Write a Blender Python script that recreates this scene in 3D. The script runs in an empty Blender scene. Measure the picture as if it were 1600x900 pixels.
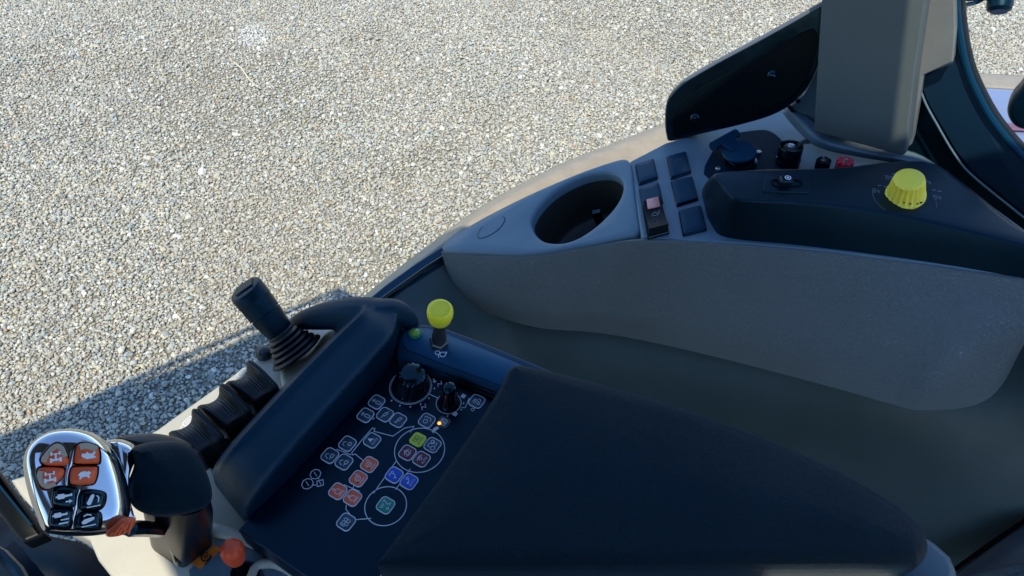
import bpy, bmesh, math, random
import numpy as np
from mathutils import Vector, Matrix

random.seed(7)
rng = np.random.default_rng(11)
R_ = math.radians
SC = bpy.context.scene
COL = SC.collection

# ------------------------------------------------------------------ camera, world, sun
EYE, PITCH, FPX = Vector((0, 0, 2.70)), R_(48), 1164.0
cam = bpy.data.cameras.new("camera")
cam.sensor_width = 36
cam.lens = FPX / 1600 * 36
cam.clip_start, cam.clip_end = 0.02, 600
co = bpy.data.objects.new("camera", cam)
COL.objects.link(co)
co.location = EYE
co.rotation_euler = (R_(90) - PITCH, 0, 0)
SC.camera = co

SUN_AZ, SUN_EL = 22.0, 63.0          # the light travels towards azimuth 22 deg, from 63 deg above
W = bpy.data.worlds.new("World")
SC.world = W
W.use_nodes = True
wn = W.node_tree
sky = wn.nodes.new("ShaderNodeTexSky")
sky.sky_type = 'NISHITA'
sky.sun_disc = False
sky.sun_elevation = R_(SUN_EL)
sky.sun_rotation = R_(SUN_AZ + 180)
sky.air_density, sky.dust_density, sky.ozone_density = 1.0, 0.0, 6.0
bg = wn.nodes["Background"]
bg.inputs[1].default_value = 0.15
wn.links.new(sky.outputs[0], bg.inputs[0])
sl = bpy.data.lights.new("sun", 'SUN')
sl.energy, sl.angle, sl.color = 2.5, R_(0.53), (1, 0.925, 0.75)
so = bpy.data.objects.new("sun", sl)
COL.objects.link(so)
a, e = R_(SUN_AZ), R_(SUN_EL)
SUN_DIR = Vector((math.sin(a) * math.cos(e), math.cos(a) * math.cos(e), -math.sin(e)))
so.rotation_euler = SUN_DIR.to_track_quat('-Z', 'Y').to_euler()
so.location = (-3, -6, 12)
SC.view_settings.view_transform = 'Standard'
SC.view_settings.look = 'None'
SC.view_settings.exposure = 0.9
SC.view_settings.gamma = 1.0
SC.cycles.max_bounces = 8
SC.cycles.use_denoising = True

# ------------------------------------------------------------------ helpers: measuring
CF = Vector((0, math.cos(PITCH), -math.sin(PITCH)))
CU = Vector((0, math.sin(PITCH), math.cos(PITCH)))
CR = Vector((1, 0, 0))


def ray(px, py):
    return CF + CR * ((px - 800) / FPX) + CU * (-(py - 450) / FPX)


def P(px, py, z):
    """where the sight line through a photo pixel meets the level z"""
    d = ray(px, py)
    return EYE + d * ((z - EYE.z) / d.z)


class Frame:
    def __init__(s, o, n, xhint=(1, 0, 0)):
        s.o = Vector(o)
        s.n = Vector(n).normalized()
        x = Vector(xhint)
        s.x = (x - s.n * x.dot(s.n)).normalized()
        s.y = s.n.cross(s.x)

    def __call__(s, u, v, w=0.0):
        return s.o + s.x * u + s.y * v + s.n * w

    def hit(s, px, py, w=0.0):
        d = ray(px, py)
        o = s.o + s.n * w
        return EYE + d * ((o - EYE).dot(s.n) / d.dot(s.n))

    def uv(s, px, py, w=0.0):
        q = s.hit(px, py, w) - s.o
        return (q.dot(s.x), q.dot(s.y))

    def uvs(s, pts, w=0.0):
        return [s.uv(*p, w) for p in pts]


def plane3(A, B, C, xhint=None):
    n = (B - A).cross(C - A).normalized()
    if n.z < 0:
        n = -n
    return Frame(A, n, xhint or (B - A))


def cr(p0, p1, p2, p3, t):
    return 0.5 * ((2 * p1) + (p2 - p0) * t + (2 * p0 - 5 * p1 + 4 * p2 - p3) * t * t + (3 * p1 - p0 - 3 * p2 + p3) * t ** 3)


def spline(pts, n, closed=False):
    """Catmull-Rom through pts (any dimension), n steps per span"""
    A = np.array([tuple(p) for p in pts], float)
    m = len(A)
    out = []
    for i in range(m if closed else m - 1):
        if closed:
            q = [A[(i + k) % m] for k in (-1, 0, 1, 2)]
        else:
            q = [A[max(i - 1, 0)], A[i], A[i + 1], A[min(i + 2, m - 1)]]
            if i == 0:
                q[0] = 2 * A[0] - A[1]
            if i + 2 > m - 1:
                q[3] = 2 * A[m - 1] - A[m - 2]
        for k in range(n):
            out.append(cr(*q, k / n))
    if not closed:
        out.append(A[-1])
    return out


# ------------------------------------------------------------------ helpers: meshes
class MB:
    def __init__(s):
        s.v, s.f, s.m = [], [], []

    def add(s, vs, fs, mi=0):
        o = len(s.v)
        s.v += [tuple(v) for v in vs]
        s.f += [tuple(i + o for i in f) for f in fs]
        s.m += [mi] * len(fs)

    def grid(s, rows, mi=0, cu=False, cv=False):
        """rows: list of equally long point lists; cv closes each row, cu closes the stack"""
        nr, nc = len(rows), len(rows[0])
        vs = [p for r in rows for p in r]
        fs = []
        for i in range(nr if cu else nr - 1):
            for j in range(nc if cv else nc - 1):
                a, b = i * nc + j, i * nc + (j + 1) % nc
                c, d = ((i + 1) % nr) * nc + (j + 1) % nc, ((i + 1) % nr) * nc + j
                fs.append((a, b, c, d))
        s.add(vs, fs, mi)

    def rings(s, rings, mi=0, cap0=True, cap1=True):
        """closed rings bridged into a solid"""
        nc = len(rings[0])
        o = len(s.v)
        s.grid(rings, mi, cv=True)
        if cap0:
            s.f.append(tuple(o + j for j in reversed(range(nc)))); s.m.append(mi)
        if cap1:
            b = o + (len(rings) - 1) * nc
            s.f.append(tuple(b + j for j in range(nc))); s.m.append(mi)

    def fan(s, ring, c, mi=0):
        n = len(ring)
        s.add(list(ring) + [c], [(i, (i + 1) % n, n) for i in range(n)], mi)

    def tube(s, path, r, segs=10, mi=0, caps=True, flat=1.0, up=None):
        P_ = [Vector(p) for p in path]
        rr = r if isinstance(r, (list, tuple)) else [r] * len(P_)
        rings = []
        for i, p in enumerate(P_):
            t = (P_[min(i + 1, len(P_) - 1)] - P_[max(i - 1, 0)]).normalized()
            h = Vector(up) if up else (Vector((0, 0, 1)) if abs(t.z) < .9 else Vector((1, 0, 0)))
            b = t.cross(h).normalized()
            h = b.cross(t)
            rings.append([p + b * (math.cos(k * 2 * math.pi / segs) * rr[i]) + h * (math.sin(k * 2 * math.pi / segs) * rr[i] * flat) for k in range(segs)])
        s.rings(rings, mi, caps, caps)

    def lathe(s, o, axis, prof, segs=32, mi=0, flutes=0, fdepth=0.0, fr=(0, 1), cap0=True, cap1=True):
        o = Vector(o)
        A = Vector(axis).normalized()
        x = A.orthogonal().normalized()
        y = A.cross(x)
        rings = []
        for r, h in prof:
            ring = []
            for k in range(segs):
                an = 2 * math.pi * k / segs
                q = r
                if flutes and fr[0] <= h <= fr[1]:
                    q = r - fdepth * (0.5 + 0.5 * math.cos(an * flutes)) ** 0.7
                ring.append(o + A * h + x * (q * math.cos(an)) + y * (q * math.sin(an)))
            rings.append(ring)
        s.rings(rings, mi, cap0, cap1)

    def ribbon(s, fr, pts, w, z0, z1, mi=0, closed=False):
        """flat raised line of width w along frame coordinates pts, between heights z0 and z1"""
        A = [Vector((p[0], p[1])) for p in pts]
        n = len(A)
        L, Rr = [], []
        for i in range(n):
            if closed:
                a, b = A[i - 1], A[(i + 1) % n]
            else:
                a, b = A[max(i - 1, 0)], A[min(i + 1, n - 1)]
            t0 = (A[i] - a); t1 = (b - A[i])
            t0 = t0.normalized() if t0.length > 1e-9 else t1.normalized()
            t1 = t1.normalized() if t1.length > 1e-9 else t0
            t = (t0 + t1)
            t = t.normalized() if t.length > 1e-6 else t0
            k = min(1.6, 1 / max(0.4, t.dot(t0)))
            nn = Vector((-t.y, t.x)) * (w / 2 * k)
            L.append(A[i] + nn); Rr.append(A[i] - nn)
        rows = [[fr(p.x, p.y, z0) for p in L], [fr(p.x, p.y, z1) for p in L], [fr(p.x, p.y, z1) for p in Rr], [fr(p.x, p.y, z0) for p in Rr]]
        if closed:
            rows = [r + [r[0]] for r in rows]
        s.grid(rows, mi)

    def poly(s, fr, pts, z0, z1, mi=0):
        s.rings([[fr(p[0], p[1], z0) for p in pts], [fr(p[0], p[1], z1) for p in pts]], mi, False, True)

    def build(s, name, mats, parent=None, smooth=35, bevel=0, segs=2, solid=0, weld=True, sub=0, remesh=0, smooth_it=0):
        me = bpy.data.meshes.new(name)
        me.from_pydata([tuple(map(float, v)) for v in s.v], [], s.f)
        for m in (mats if isinstance(mats, (list, tuple)) else [mats]):
            me.materials.append(m)
        me.polygons.foreach_set("material_index", s.m)
        bm = bmesh.new(); bm.from_mesh(me)
        if weld:
            bmesh.ops.remove_doubles(bm, verts=bm.verts, dist=1e-6)
        bmesh.ops.recalc_face_normals(bm, faces=bm.faces)
        bm.to_mesh(me); bm.free()
        if smooth:
            me.polygons.foreach_set("use_smooth", [True] * len(me.polygons))
            me.set_sharp_from_angle(angle=R_(smooth))
        o = bpy.data.objects.new(name, me)
        COL.objects.link(o)
        if parent is not None:
            o.parent = parent
            o.matrix_parent_inverse = parent_matrix(parent).inverted()
        if solid:
            md = o.modifiers.new("thick", 'SOLIDIFY'); md.thickness = abs(solid); md.offset = -1 if solid > 0 else 1
        if remesh:
            md = o.modifiers.new("blend", 'REMESH'); md.mode = 'VOXEL'; md.voxel_size = remesh; md.use_smooth_shade = True
        if smooth_it:
            md = o.modifiers.new("soft", 'SMOOTH'); md.iterations = smooth_it; md.factor = 0.5
        if bevel:
            md = o.modifiers.new("round", 'BEVEL'); md.width = bevel; md.segments = segs; md.limit_method = 'ANGLE'; md.angle_limit = R_(40)
            md.harden_normals = True
        if sub:
            md = o.modifiers.new("fine", 'SUBSURF'); md.levels = sub; md.render_levels = sub
        return o


def parent_matrix(o):
    m = Matrix.LocRotScale(o.location, o.rotation_euler, o.scale)
    return parent_matrix(o.parent) @ o.matrix_parent_inverse @ m if o.parent else m


def tag(o, label=None, cat=None, group=None, kind=None):
    for k, v in (('label', label), ('category', cat), ('group', group), ('kind', kind)):
        if v:
            o[k] = v
    return o


def thing(name, loc, label, cat, group=None):
    o = bpy.data.objects.new(name, None)
    o.empty_display_size = 0.02
    COL.objects.link(o)
    o.location = loc
    return tag(o, label, cat, group)


def inset(pts, d):
    """move a closed 2D outline inwards by d"""
    n = len(pts)
    A = np.array(pts, float)
    area = 0.5 * sum(A[i][0] * A[(i + 1) % n][1] - A[(i + 1) % n][0] * A[i][1] for i in range(n))
    sg = 1 if area > 0 else -1
    out = []
    for i in range(n):
        a = A[i] - A[i - 1]; b = A[(i + 1) % n] - A[i]
        a = a / (np.linalg.norm(a) + 1e-12); b = b / (np.linalg.norm(b) + 1e-12)
        t = a + b
        ln = np.linalg.norm(t)
        t = t / ln if ln > 1e-6 else a
        k = 1 / max(0.55, float(t @ a))
        out.append(A[i] + np.array([-t[1], t[0]]) * (d[i] if hasattr(d, '__len__') else d) * sg * k)
    return [tuple(p) for p in out]


def pillow(mb, fr, out2, prof, mi=0, crown=0.0, steps=5, bottom=True, dome=None):
    """solid over an outline: prof = [(inset, height), ...] from the bottom up, then a crowned top"""
    rings = []
    for ins, h in prof:
        q = inset(out2, ins) if ins else out2
        rings.append([fr(p[0], p[1], h) for p in q])
    q = np.array(inset(out2, prof[-1][0]))
    c = q.mean(0)
    h0 = prof[-1][1]
    if crown or steps > 1:
        for k in range(1, steps):
            s_ = 1 - k / steps
            rings.append([fr(*(c + (p - c) * s_), h0 + crown * (1 - s_ * s_)) for p in q])
        mb.rings(rings, mi, bottom, False)
        mb.fan(rings[-1], fr(*c, h0 + crown), mi)
    else:
        mb.rings(rings, mi, bottom, True)


def cushion(mb, fr, out2, prof, crown, scale, step, mi=0, wt=1.0):
    """like pillow, but the top is an evenly crowned skin over a fine grid"""
    from mathutils.geometry import delaunay_2d_cdt
    rings = [[fr(p[0], p[1], h) for p in (inset(out2, i * wt) if i else out2)] for i, h in prof]
    mb.rings(rings, mi, True, False)
    top = np.array(inset(out2, prof[-1][0] * wt)); h0 = prof[-1][1]
    n = len(top)
    seg = np.stack([top, np.roll(top, -1, 0)], 1)
    def dist(q):
        a, b = seg[:, 0], seg[:, 1]
        t = np.clip(((q - a) * (b - a)).sum(1) / (((b - a) ** 2).sum(1) + 1e-12), 0, 1)
        return np.sqrt((((a + (b - a) * t[:, None]) - q) ** 2).sum(1).min())
    pts = [Vector(p) for p in top]
    (ax, ay), (bx, by) = top.min(0), top.max(0)
    for i, x in enumerate(np.arange(ax, bx, step)):
        for y in np.arange(ay + (i % 2) * step / 2, by, step):
            q = np.array((x, y))
            a, b = seg[:, 0], seg[:, 1]
            c = ((a[:, 1] > y) != (b[:, 1] > y)) & (x < (b[:, 0] - a[:, 0]) * (y - a[:, 1]) / (b[:, 1] - a[:, 1] + 1e-12) + a[:, 0])
            if c.sum() % 2 and dist(q) > step * .45:
                pts.append(Vector((x, y)))
    v, _, f, *_ = delaunay_2d_cdt(pts, [(i, (i + 1) % n) for i in range(n)], [], 1, 1e-7)
    mb.add([fr(p.x, p.y, h0 + crown * (1 - math.exp(-dist(np.array(p)) / scale))) for p in v], f, mi)


def rounded(prof_r, h0, h1, n=4, dz=None):
    """profile of a rounded upper edge of radius prof_r between heights h0 and h1"""
    out = [(0.0, h0)]
    for k in range(n + 1):
        t = k / n * math.pi / 2
        out.append((prof_r * (1 - math.cos(t)), h1 - prof_r * (1 - math.sin(t))))
    return out


def patch(ctrl, nu=6, nv=6, pz=True):
    """ctrl: rows of (px, py, z) -> smooth grid of points"""
    rows = [[P(*c) for c in r] if pz else [Vector(c) for c in r] for r in ctrl]
    rows = [spline(r, nv) for r in rows]
    cols = [spline([r[j] for r in rows], nu) for j in range(len(rows[0]))]
    return [[Vector(cols[j][i]) for j in range(len(cols))] for i in range(len(cols[0]))]


def rrect(cx, cy, w, h, r, n=4):
    out = []
    for sx, sy, a0 in ((1, 1, 0), (-1, 1, 90), (-1, -1, 180), (1, -1, 270)):
        for k in range(n + 1):
            t = R_(a0 + 90 * k / n)
            out.append((cx + sx * (w / 2 - r) + r * math.cos(t), cy + sy * (h / 2 - r) + r * math.sin(t)))
    return out


def circ(cx, cy, r, n=24, a0=0, a1=360):
    full = abs(a1 - a0) >= 359.9
    return [(cx + r * math.cos(R_(a0 + (a1 - a0) * k / (n if full else n - 1))), cy + r * math.sin(R_(a0 + (a1 - a0) * k / (n if full else n - 1)))) for k in range(n)]


_txt = {}


def text_tris(s):
    if s not in _txt:
        c = bpy.data.curves.new("lettering", 'FONT')
        c.body = s; c.size = 1; c.align_x = 'CENTER'; c.align_y = 'CENTER'; c.resolution_u = 2
        o = bpy.data.objects.new("lettering", c)
        COL.objects.link(o)
        bpy.context.view_layer.update()
        me = bpy.data.meshes.new_from_object(o.evaluated_get(bpy.context.evaluated_depsgraph_get()))
        _txt[s] = ([(v.co.x, v.co.y) for v in me.vertices], [tuple(p.vertices) for p in me.polygons])
        bpy.data.objects.remove(o); bpy.data.curves.remove(c); bpy.data.meshes.remove(me)
    return _txt[s]


# ------------------------------------------------------------------ materials
def mat(name, col, rough=0.5, metal=0.0, bump=None, var=0.0, spec=0.5, vscale=30, coat=0.0, emit=None, rvar=0.0, tint=None, ior=1.5):
    m = bpy.data.materials.new(name)
    m.use_nodes = True
    nt = m.node_tree
    b = nt.nodes["Principled BSDF"]
    b.inputs["Base Color"].default_value = (*col, 1)
    b.inputs["Roughness"].default_value = rough
    b.inputs["Metallic"].default_value = metal
    b.inputs["Specular IOR Level"].default_value = spec
    b.inputs["Coat Weight"].default_value = coat
    b.inputs["IOR"].default_value = ior
    if tint:
        b.inputs["Specular Tint"].default_value = (*tint, 1)
    tc = nt.nodes.new("ShaderNodeTexCoord")
    if var:
        n = nt.nodes.new("ShaderNodeTexNoise")
        n.inputs["Scale"].default_value = vscale; n.inputs["Detail"].default_value = 5; n.inputs["Roughness"].default_value = 0.65
        nt.links.new(tc.outputs["Object"], n.inputs["Vector"])
        r = nt.nodes.new("ShaderNodeValToRGB")
        r.color_ramp.elements[0].position, r.color_ramp.elements[1].position = 0.3, 0.7
        r.color_ramp.elements[0].color = (*[c * (1 - var) for c in col], 1)
        r.color_ramp.elements[1].color = (*[min(1, c * (1 + var)) for c in col], 1)
        nt.links.new(n.outputs[0], r.inputs[0])
        nt.links.new(r.outputs[0], b.inputs["Base Color"])
    if rvar:
        n2 = nt.nodes.new("ShaderNodeTexNoise")
        n2.inputs["Scale"].default_value = vscale * 0.6; n2.inputs["Detail"].default_value = 6
        nt.links.new(tc.outputs["Object"], n2.inputs["Vector"])
        mr = nt.nodes.new("ShaderNodeMapRange")
        mr.inputs[1].default_value, mr.inputs[2].default_value = 0.3, 0.7
        mr.inputs[3].default_value, mr.inputs[4].default_value = rough - rvar, rough + rvar
        nt.links.new(n2.outputs[0], mr.inputs[0])
        nt.links.new(mr.outputs[0], b.inputs["Roughness"])
    if bump:
        kind, sc, st = bump
        if kind == 'leather':
            t = nt.nodes.new("ShaderNodeTexVoronoi"); t.feature = 'DISTANCE_TO_EDGE'
            t.inputs["Scale"].default_value = sc
            nz = nt.nodes.new("ShaderNodeTexNoise"); nz.inputs["Scale"].default_value = sc * 0.35; nz.inputs["Detail"].default_value = 3
            ad = nt.nodes.new("ShaderNodeVectorMath"); ad.operation = 'SCALE'; ad.inputs["Scale"].default_value = 0.012
            a2 = nt.nodes.new("ShaderNodeVectorMath"); a2.operation = 'ADD'
            nt.links.new(tc.outputs["Object"], nz.inputs["Vector"])
            nt.links.new(nz.outputs["Color"], ad.inputs[0])
            nt.links.new(tc.outputs["Object"], a2.inputs[0]); nt.links.new(ad.outputs[0], a2.inputs[1])
            nt.links.new(a2.outputs[0], t.inputs["Vector"])
            out = t.outputs["Distance"]
            cl = nt.nodes.new("ShaderNodeMapRange"); cl.inputs[1].default_value = 0; cl.inputs[2].default_value = 0.25
            nt.links.new(out, cl.inputs[0]); out = cl.outputs[0]
        else:
            t = nt.nodes.new("ShaderNodeTexNoise")
            t.inputs["Scale"].default_value = sc; t.inputs["Detail"].default_value = 4
            nt.links.new(tc.outputs["Object"], t.inputs["Vector"])
            out = t.outputs[0]
        bp = nt.nodes.new("ShaderNodeBump")
        bp.inputs["Strength"].default_value = st; bp.inputs["Distance"].default_value = 0.0013 if kind == 'leather' else 0.0006
        nt.links.new(out, bp.inputs["Height"])
        nt.links.new(bp.outputs[0], b.inputs["Normal"])
    if emit:
        b.inputs["Emission Color"].default_value = (*emit[0], 1)
        b.inputs["Emission Strength"].default_value = emit[1]
    return m


M = dict(
    grey=mat("console_plastic", (0.120, 0.195, 0.245), 0.42, bump=('noise', 1400, 0.35), var=0.05, vscale=40, rvar=0.05),
    grey2=mat("wall_plastic", (0.034, 0.058, 0.060), 0.6, bump=('noise', 900, 0.5), var=0.18, vscale=7, rvar=0.06),
    leather=mat("grained_plastic", (0.160, 0.192, 0.198), 0.35, bump=('leather', 480, 0.7), var=0.05, vscale=6, rvar=0.04),
    pillar=mat("pillar_plastic", (0.085, 0.105, 0.105), 0.6, bump=('noise', 1200, 0.4), var=0.04, vscale=20),
    cream=mat("cream_plastic", (0.52, 0.49, 0.40), 0.45, bump=('noise', 1300, 0.25), var=0.04, vscale=40),
    black=mat("black_plastic", (0.0006, 0.009, 0.018), 0.36, spec=0.3, tint=(.35, .75, 1), bump=('noise', 1500, 0.35), var=0.2, vscale=30, rvar=0.05),
    gloss=mat("gloss_black", (0.0015, 0.004, 0.007), 0.16, tint=(.35, .75, 1), var=0.2, vscale=60, rvar=0.05),
    blank=mat("switch_black", (0.002, 0.028, 0.062), 0.42, spec=0.3, tint=(.35, .75, 1), bump=('noise', 2000, 0.2)),
    rail=mat("rail_vinyl", (0.0004, 0.018, 0.040), 0.40, spec=0.35, tint=(.35, .75, 1), bump=('leather', 900, 0.3), var=0.15, vscale=14, rvar=0.05),
    rubber=mat("rubber", (0.008, 0.011, 0.014), 0.5, bump=('noise', 1500, 0.4), var=0.25, vscale=50, rvar=0.08),
    pad=mat("pad_vinyl", (0.0003, 0.0065, 0.015), 0.42, spec=0.2, tint=(.35, .75, 1), bump=('leather', 620, 0.5), var=0.15, vscale=14, rvar=0.05),
    panel=mat("panel_film", (0.0006, 0.005, 0.016), 0.33, spec=0.3, tint=(.35, .75, 1), var=0.1, vscale=20),
    chrome=mat("chrome", (0.58, 0.60, 0.64), 0.10, 1.0, rvar=0.04, vscale=90),
    steel=mat("steel", (0.5, 0.5, 0.48), 0.3, 1.0),
    white=mat("white_print", (0.75, 0.80, 0.86), 0.5),
    print=mat("panel_print", (0.74, 0.79, 0.88), 0.5),
    orange=mat("orange_button", (0.78, 0.11, 0.025), 0.42, var=0.08, vscale=80),
    beige=mat("beige_button_rim", (0.42, 0.36, 0.27), 0.45),
    red_knob=mat("orange_red_knob", (0.90, 0.10, 0.03), 0.38, bump=('noise', 500, 0.2)),
    yellow=mat("yellow_knob", (1.0, 0.78, 0.07), 0.38, bump=('noise', 900, 0.15), var=0.04, vscale=40),
    yellow2=mat("yellow_lever_cap", (0.95, 0.82, 0.03), 0.32),
    k_dark=mat("key_slate", (0.020, 0.062, 0.10), 0.4),
    k_orange=mat("key_orange", (0.95, 0.16, 0.055), 0.42),
    k_lime=mat("key_lime", (0.70, 0.85, 0.07), 0.42),
    k_wine=mat("key_wine", (0.16, 0.012, 0.03), 0.42),
    k_blue=mat("key_blue", (0.012, 0.09, 0.62), 0.42),
    k_green=mat("key_green", (0.01, 0.27, 0.19), 0.42),
    k_grey=mat("key_grey", (0.07, 0.07, 0.075), 0.4),
    k_black=mat("key_print_black", (0.02, 0.025, 0.02), 0.5),
    lime_lamp=mat("lamp_lime", (0.20, 0.36, 0.015), 0.2, coat=0.5),
    led=mat("lit_led", (0.9, 0.35, 0.05), 0.4, emit=((1, 0.30, 0.03), 1.6)),
    salmon=mat("salmon_lens", (0.85, 0.36, 0.30), 0.4),
    red=mat("red_terminal", (0.62, 0.035, 0.07), 0.4),
    sticker=mat("orange_sticker", (0.90, 0.22, 0.02), 0.5),
    fabric=mat("seat_fabric", (0.06, 0.068, 0.07), 0.9, bump=('noise', 700, 1.0), var=0.5, vscale=160),
    body=mat("body_paint", (0.20, 0.25, 0.38), 0.22, coat=0.6, var=0.03, vscale=12),
    fend=mat("fender_plastic", (0.34, 0.29, 0.215), 0.55, bump=('noise', 900, 0.5), var=0.12, vscale=30),
    stripe=mat("red_stripe", (0.20, 0.09, 0.14), 0.35),
    floor=mat("floor_mat", (0.005, 0.012, 0.022), 0.6, bump=('noise', 400, 0.6), var=0.2, vscale=10),
    roof=mat("roof_liner", (0.06, 0.075, 0.09), 0.85, bump=('noise', 500, 0.5), var=0.05),
    cup=mat("cup_liner", (0.022, 0.024, 0.022), 0.55, bump=('noise', 1100, 0.3)),
)

_b = M['pad'].node_tree.nodes["Principled BSDF"]
_b.inputs["Sheen Weight"].default_value = 0.08; _b.inputs["Sheen Roughness"].default_value = 0.35; _b.inputs["Sheen Tint"].default_value = (0.35, 0.65, 1, 1)
RD = Vector((math.sin(R_(30.6)), math.cos(R_(30.6)), 0))       # to the vehicle's right
FD = Vector((-math.cos(R_(30.6)), math.sin(R_(30.6)), 0))      # to the vehicle's front

# ------------------------------------------------------------------ ground and gravel
def patches(x, y):
    return (np.sin(x * 1.7 + y * 0.9 + 1.0) + np.sin(x * 0.8 - y * 2.3 + 0.4) + np.sin(x * 3.9 + y * 3.1 + 2.2) * 0.6 + np.sin(-x * 5.3 + y * 4.4) * 0.4) / 3.0


mb = MB()
mb.add([(-150, -150, 0), (150, -150, 0), (150, 150, 0), (-150, 150, 0)], [(0, 1, 2, 3)])
gm = mat("gravel_bed", (0.21, 0.19, 0.155), 0.9)
nt = gm.node_tree
b = nt.nodes["Principled BSDF"]
geo = nt.nodes.new("ShaderNodeNewGeometry")
vor = nt.nodes.new("ShaderNodeTexVoronoi"); vor.inputs["Scale"].default_value = 75
nz = nt.nodes.new("ShaderNodeTexNoise"); nz.inputs["Scale"].default_value = 1.3; nz.inputs["Detail"].default_value = 6
for n_ in (vor, nz):
    nt.links.new(geo.outputs["Position"], n_.inputs["Vector"])
r1 = nt.nodes.new("ShaderNodeValToRGB")
for k, (p_, c_) in enumerate([(0.0, (0.10, 0.09, 0.06)), (0.35, (0.18, 0.165, 0.115)), (0.65, (0.26, 0.24, 0.17)), (1.0, (0.38, 0.36, 0.28))]):
    el = r1.color_ramp.elements[k] if k < 2 else r1.color_ramp.elements.new(p_)
    el.position = p_; el.color = (*c_, 1)
sepc = nt.nodes.new("ShaderNodeSeparateColor")
nt.links.new(vor.outputs["Color"], sepc.inputs[0]); nt.links.new(sepc.outputs[0], r1.inputs[0])
mx = nt.nodes.new("ShaderNodeMix"); mx.data_type = 'RGBA'
r2 = nt.nodes.new("ShaderNodeMapRange"); r2.inputs[1].default_value = 0.42; r2.inputs[2].default_value = 0.6
nt.links.new(nz.outputs[0], r2.inputs[0]); nt.links.new(r2.outputs[0], mx.inputs["Factor"])
nt.links.new(r1.outputs[0], mx.inputs["A"]); mx.inputs["B"].default_value = (0.27, 0.235, 0.175, 1)
nt.links.new(mx.outputs["Result"], b.inputs["Base Color"])
bp = nt.nodes.new("ShaderNodeBump"); bp.inputs["Strength"].default_value = 0.8; bp.inputs["Distance"].default_value = 0.006; bp.invert = True
nt.links.new(vor.outputs["Distance"], bp.inputs["Height"]); nt.links.new(bp.outputs[0], b.inputs["Normal"])
tag(mb.build("ground", gm, smooth=0), kind='structure', label="pale gravel yard below the cab", cat="ground")


def stones_material():
    m = bpy.data.materials.new("pebbles")
    m.use_nodes = True
    nt = m.node_tree
    b = nt.nodes["Principled BSDF"]
    b.inputs["Roughness"].default_value = 0.62
    oi = nt.nodes.new("ShaderNodeObjectInfo")
    geo = nt.nodes.new("ShaderNodeNewGeometry")
    rp = nt.nodes.new("ShaderNodeValToRGB")
    rp.color_ramp.interpolation = 'CONSTANT'
    cols = [(0.00, (0.50, 0.48, 0.37)), (0.14, (0.40, 0.42, 0.37)), (0.26, (0.62, 0.59, 0.47)), (0.39, (0.36, 0.375, 0.335)),
            (0.49, (0.52, 0.47, 0.34)), (0.61, (0.29, 0.31, 0.285)), (0.66, (0.46, 0.47, 0.42)), (0.77, (0.72, 0.70, 0.60)),
            (0.82, (0.38, 0.34, 0.25)), (0.885, (0.22, 0.235, 0.22)), (0.91, (0.38, 0.42, 0.40)), (0.945, (0.58, 0.50, 0.32)),
            (0.968, (0.46, 0.35, 0.28)), (0.978, (0.80, 0.79, 0.74)), (0.994, (0.48, 0.28, 0.15))]
    for k, (p_, c_) in enumerate(cols):
        el = rp.color_ramp.elements[k] if k < 2 else rp.color_ramp.elements.new(p_)
        el.position = p_; el.color = (*c_, 1)
    nt.links.new(oi.outputs["Random"], rp.inputs[0])
    nz = nt.nodes.new("ShaderNodeTexNoise"); nz.inputs["Scale"].default_value = 1.2; nz.inputs["Detail"].default_value = 5
    nt.links.new(geo.outputs["Position"], nz.inputs["Vector"])
    mr = nt.nodes.new("ShaderNodeMapRange"); mr.inputs[1].default_value = 0.46; mr.inputs[2].default_value = 0.70; mr.inputs[3].default_value = 0.14; mr.inputs[4].default_value = 0.55
    nt.links.new(nz.outputs[0], mr.inputs[0])
    mx = nt.nodes.new("ShaderNodeMix"); mx.data_type = 'RGBA'
    nt.links.new(mr.outputs[0], mx.inputs["Factor"]); nt.links.new(rp.outputs[0], mx.inputs["A"])
    mx.inputs["B"].default_value = (0.43, 0.39, 0.295, 1)
    n2 = nt.nodes.new("ShaderNodeTexNoise"); n2.inputs["Scale"].default_value = 160; n2.inputs["Detail"].default_value = 4
    nt.links.new(geo.outputs["Position"], n2.inputs["Vector"])
    m2 = nt.nodes.new("ShaderNodeMapRange"); m2.inputs[1].default_value = 0.3; m2.inputs[2].default_value = 0.7; m2.inputs[3].default_value = 0.78; m2.inputs[4].default_value = 1.15
    nt.links.new(n2.outputs[0], m2.inputs[0])
    ml = nt.nodes.new("ShaderNodeMix"); ml.data_type = 'RGBA'; ml.blend_type = 'MULTIPLY'; ml.inputs["Factor"].default_value = 1
    nt.links.new(mx.outputs["Result"], ml.inputs["A"]); nt.links.new(m2.outputs[0], ml.inputs["B"])
    lp = P(392, 56, 0)
    ds = nt.nodes.new("ShaderNodeVectorMath"); ds.operation = 'DISTANCE'; ds.inputs[1].default_value = lp
    nt.links.new(geo.outputs["Position"], ds.inputs[0])
    md_ = nt.nodes.new("ShaderNodeMapRange"); md_.inputs[1].default_value = 0.02; md_.inputs[2].default_value = 0.20; md_.inputs[3].default_value = 0.4; md_.inputs[4].default_value = 0
    nt.links.new(ds.outputs["Value"], md_.inputs[0])
    du = nt.nodes.new("ShaderNodeMix"); du.data_type = 'RGBA'; du.inputs["B"].default_value = (0.78, 0.80, 0.78, 1)
    nt.links.new(md_.outputs[0], du.inputs["Factor"]); nt.links.new(ml.outputs["Result"], du.inputs["A"])
    nt.links.new(du.outputs["Result"], b.inputs["Base Color"])
    return m


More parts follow.
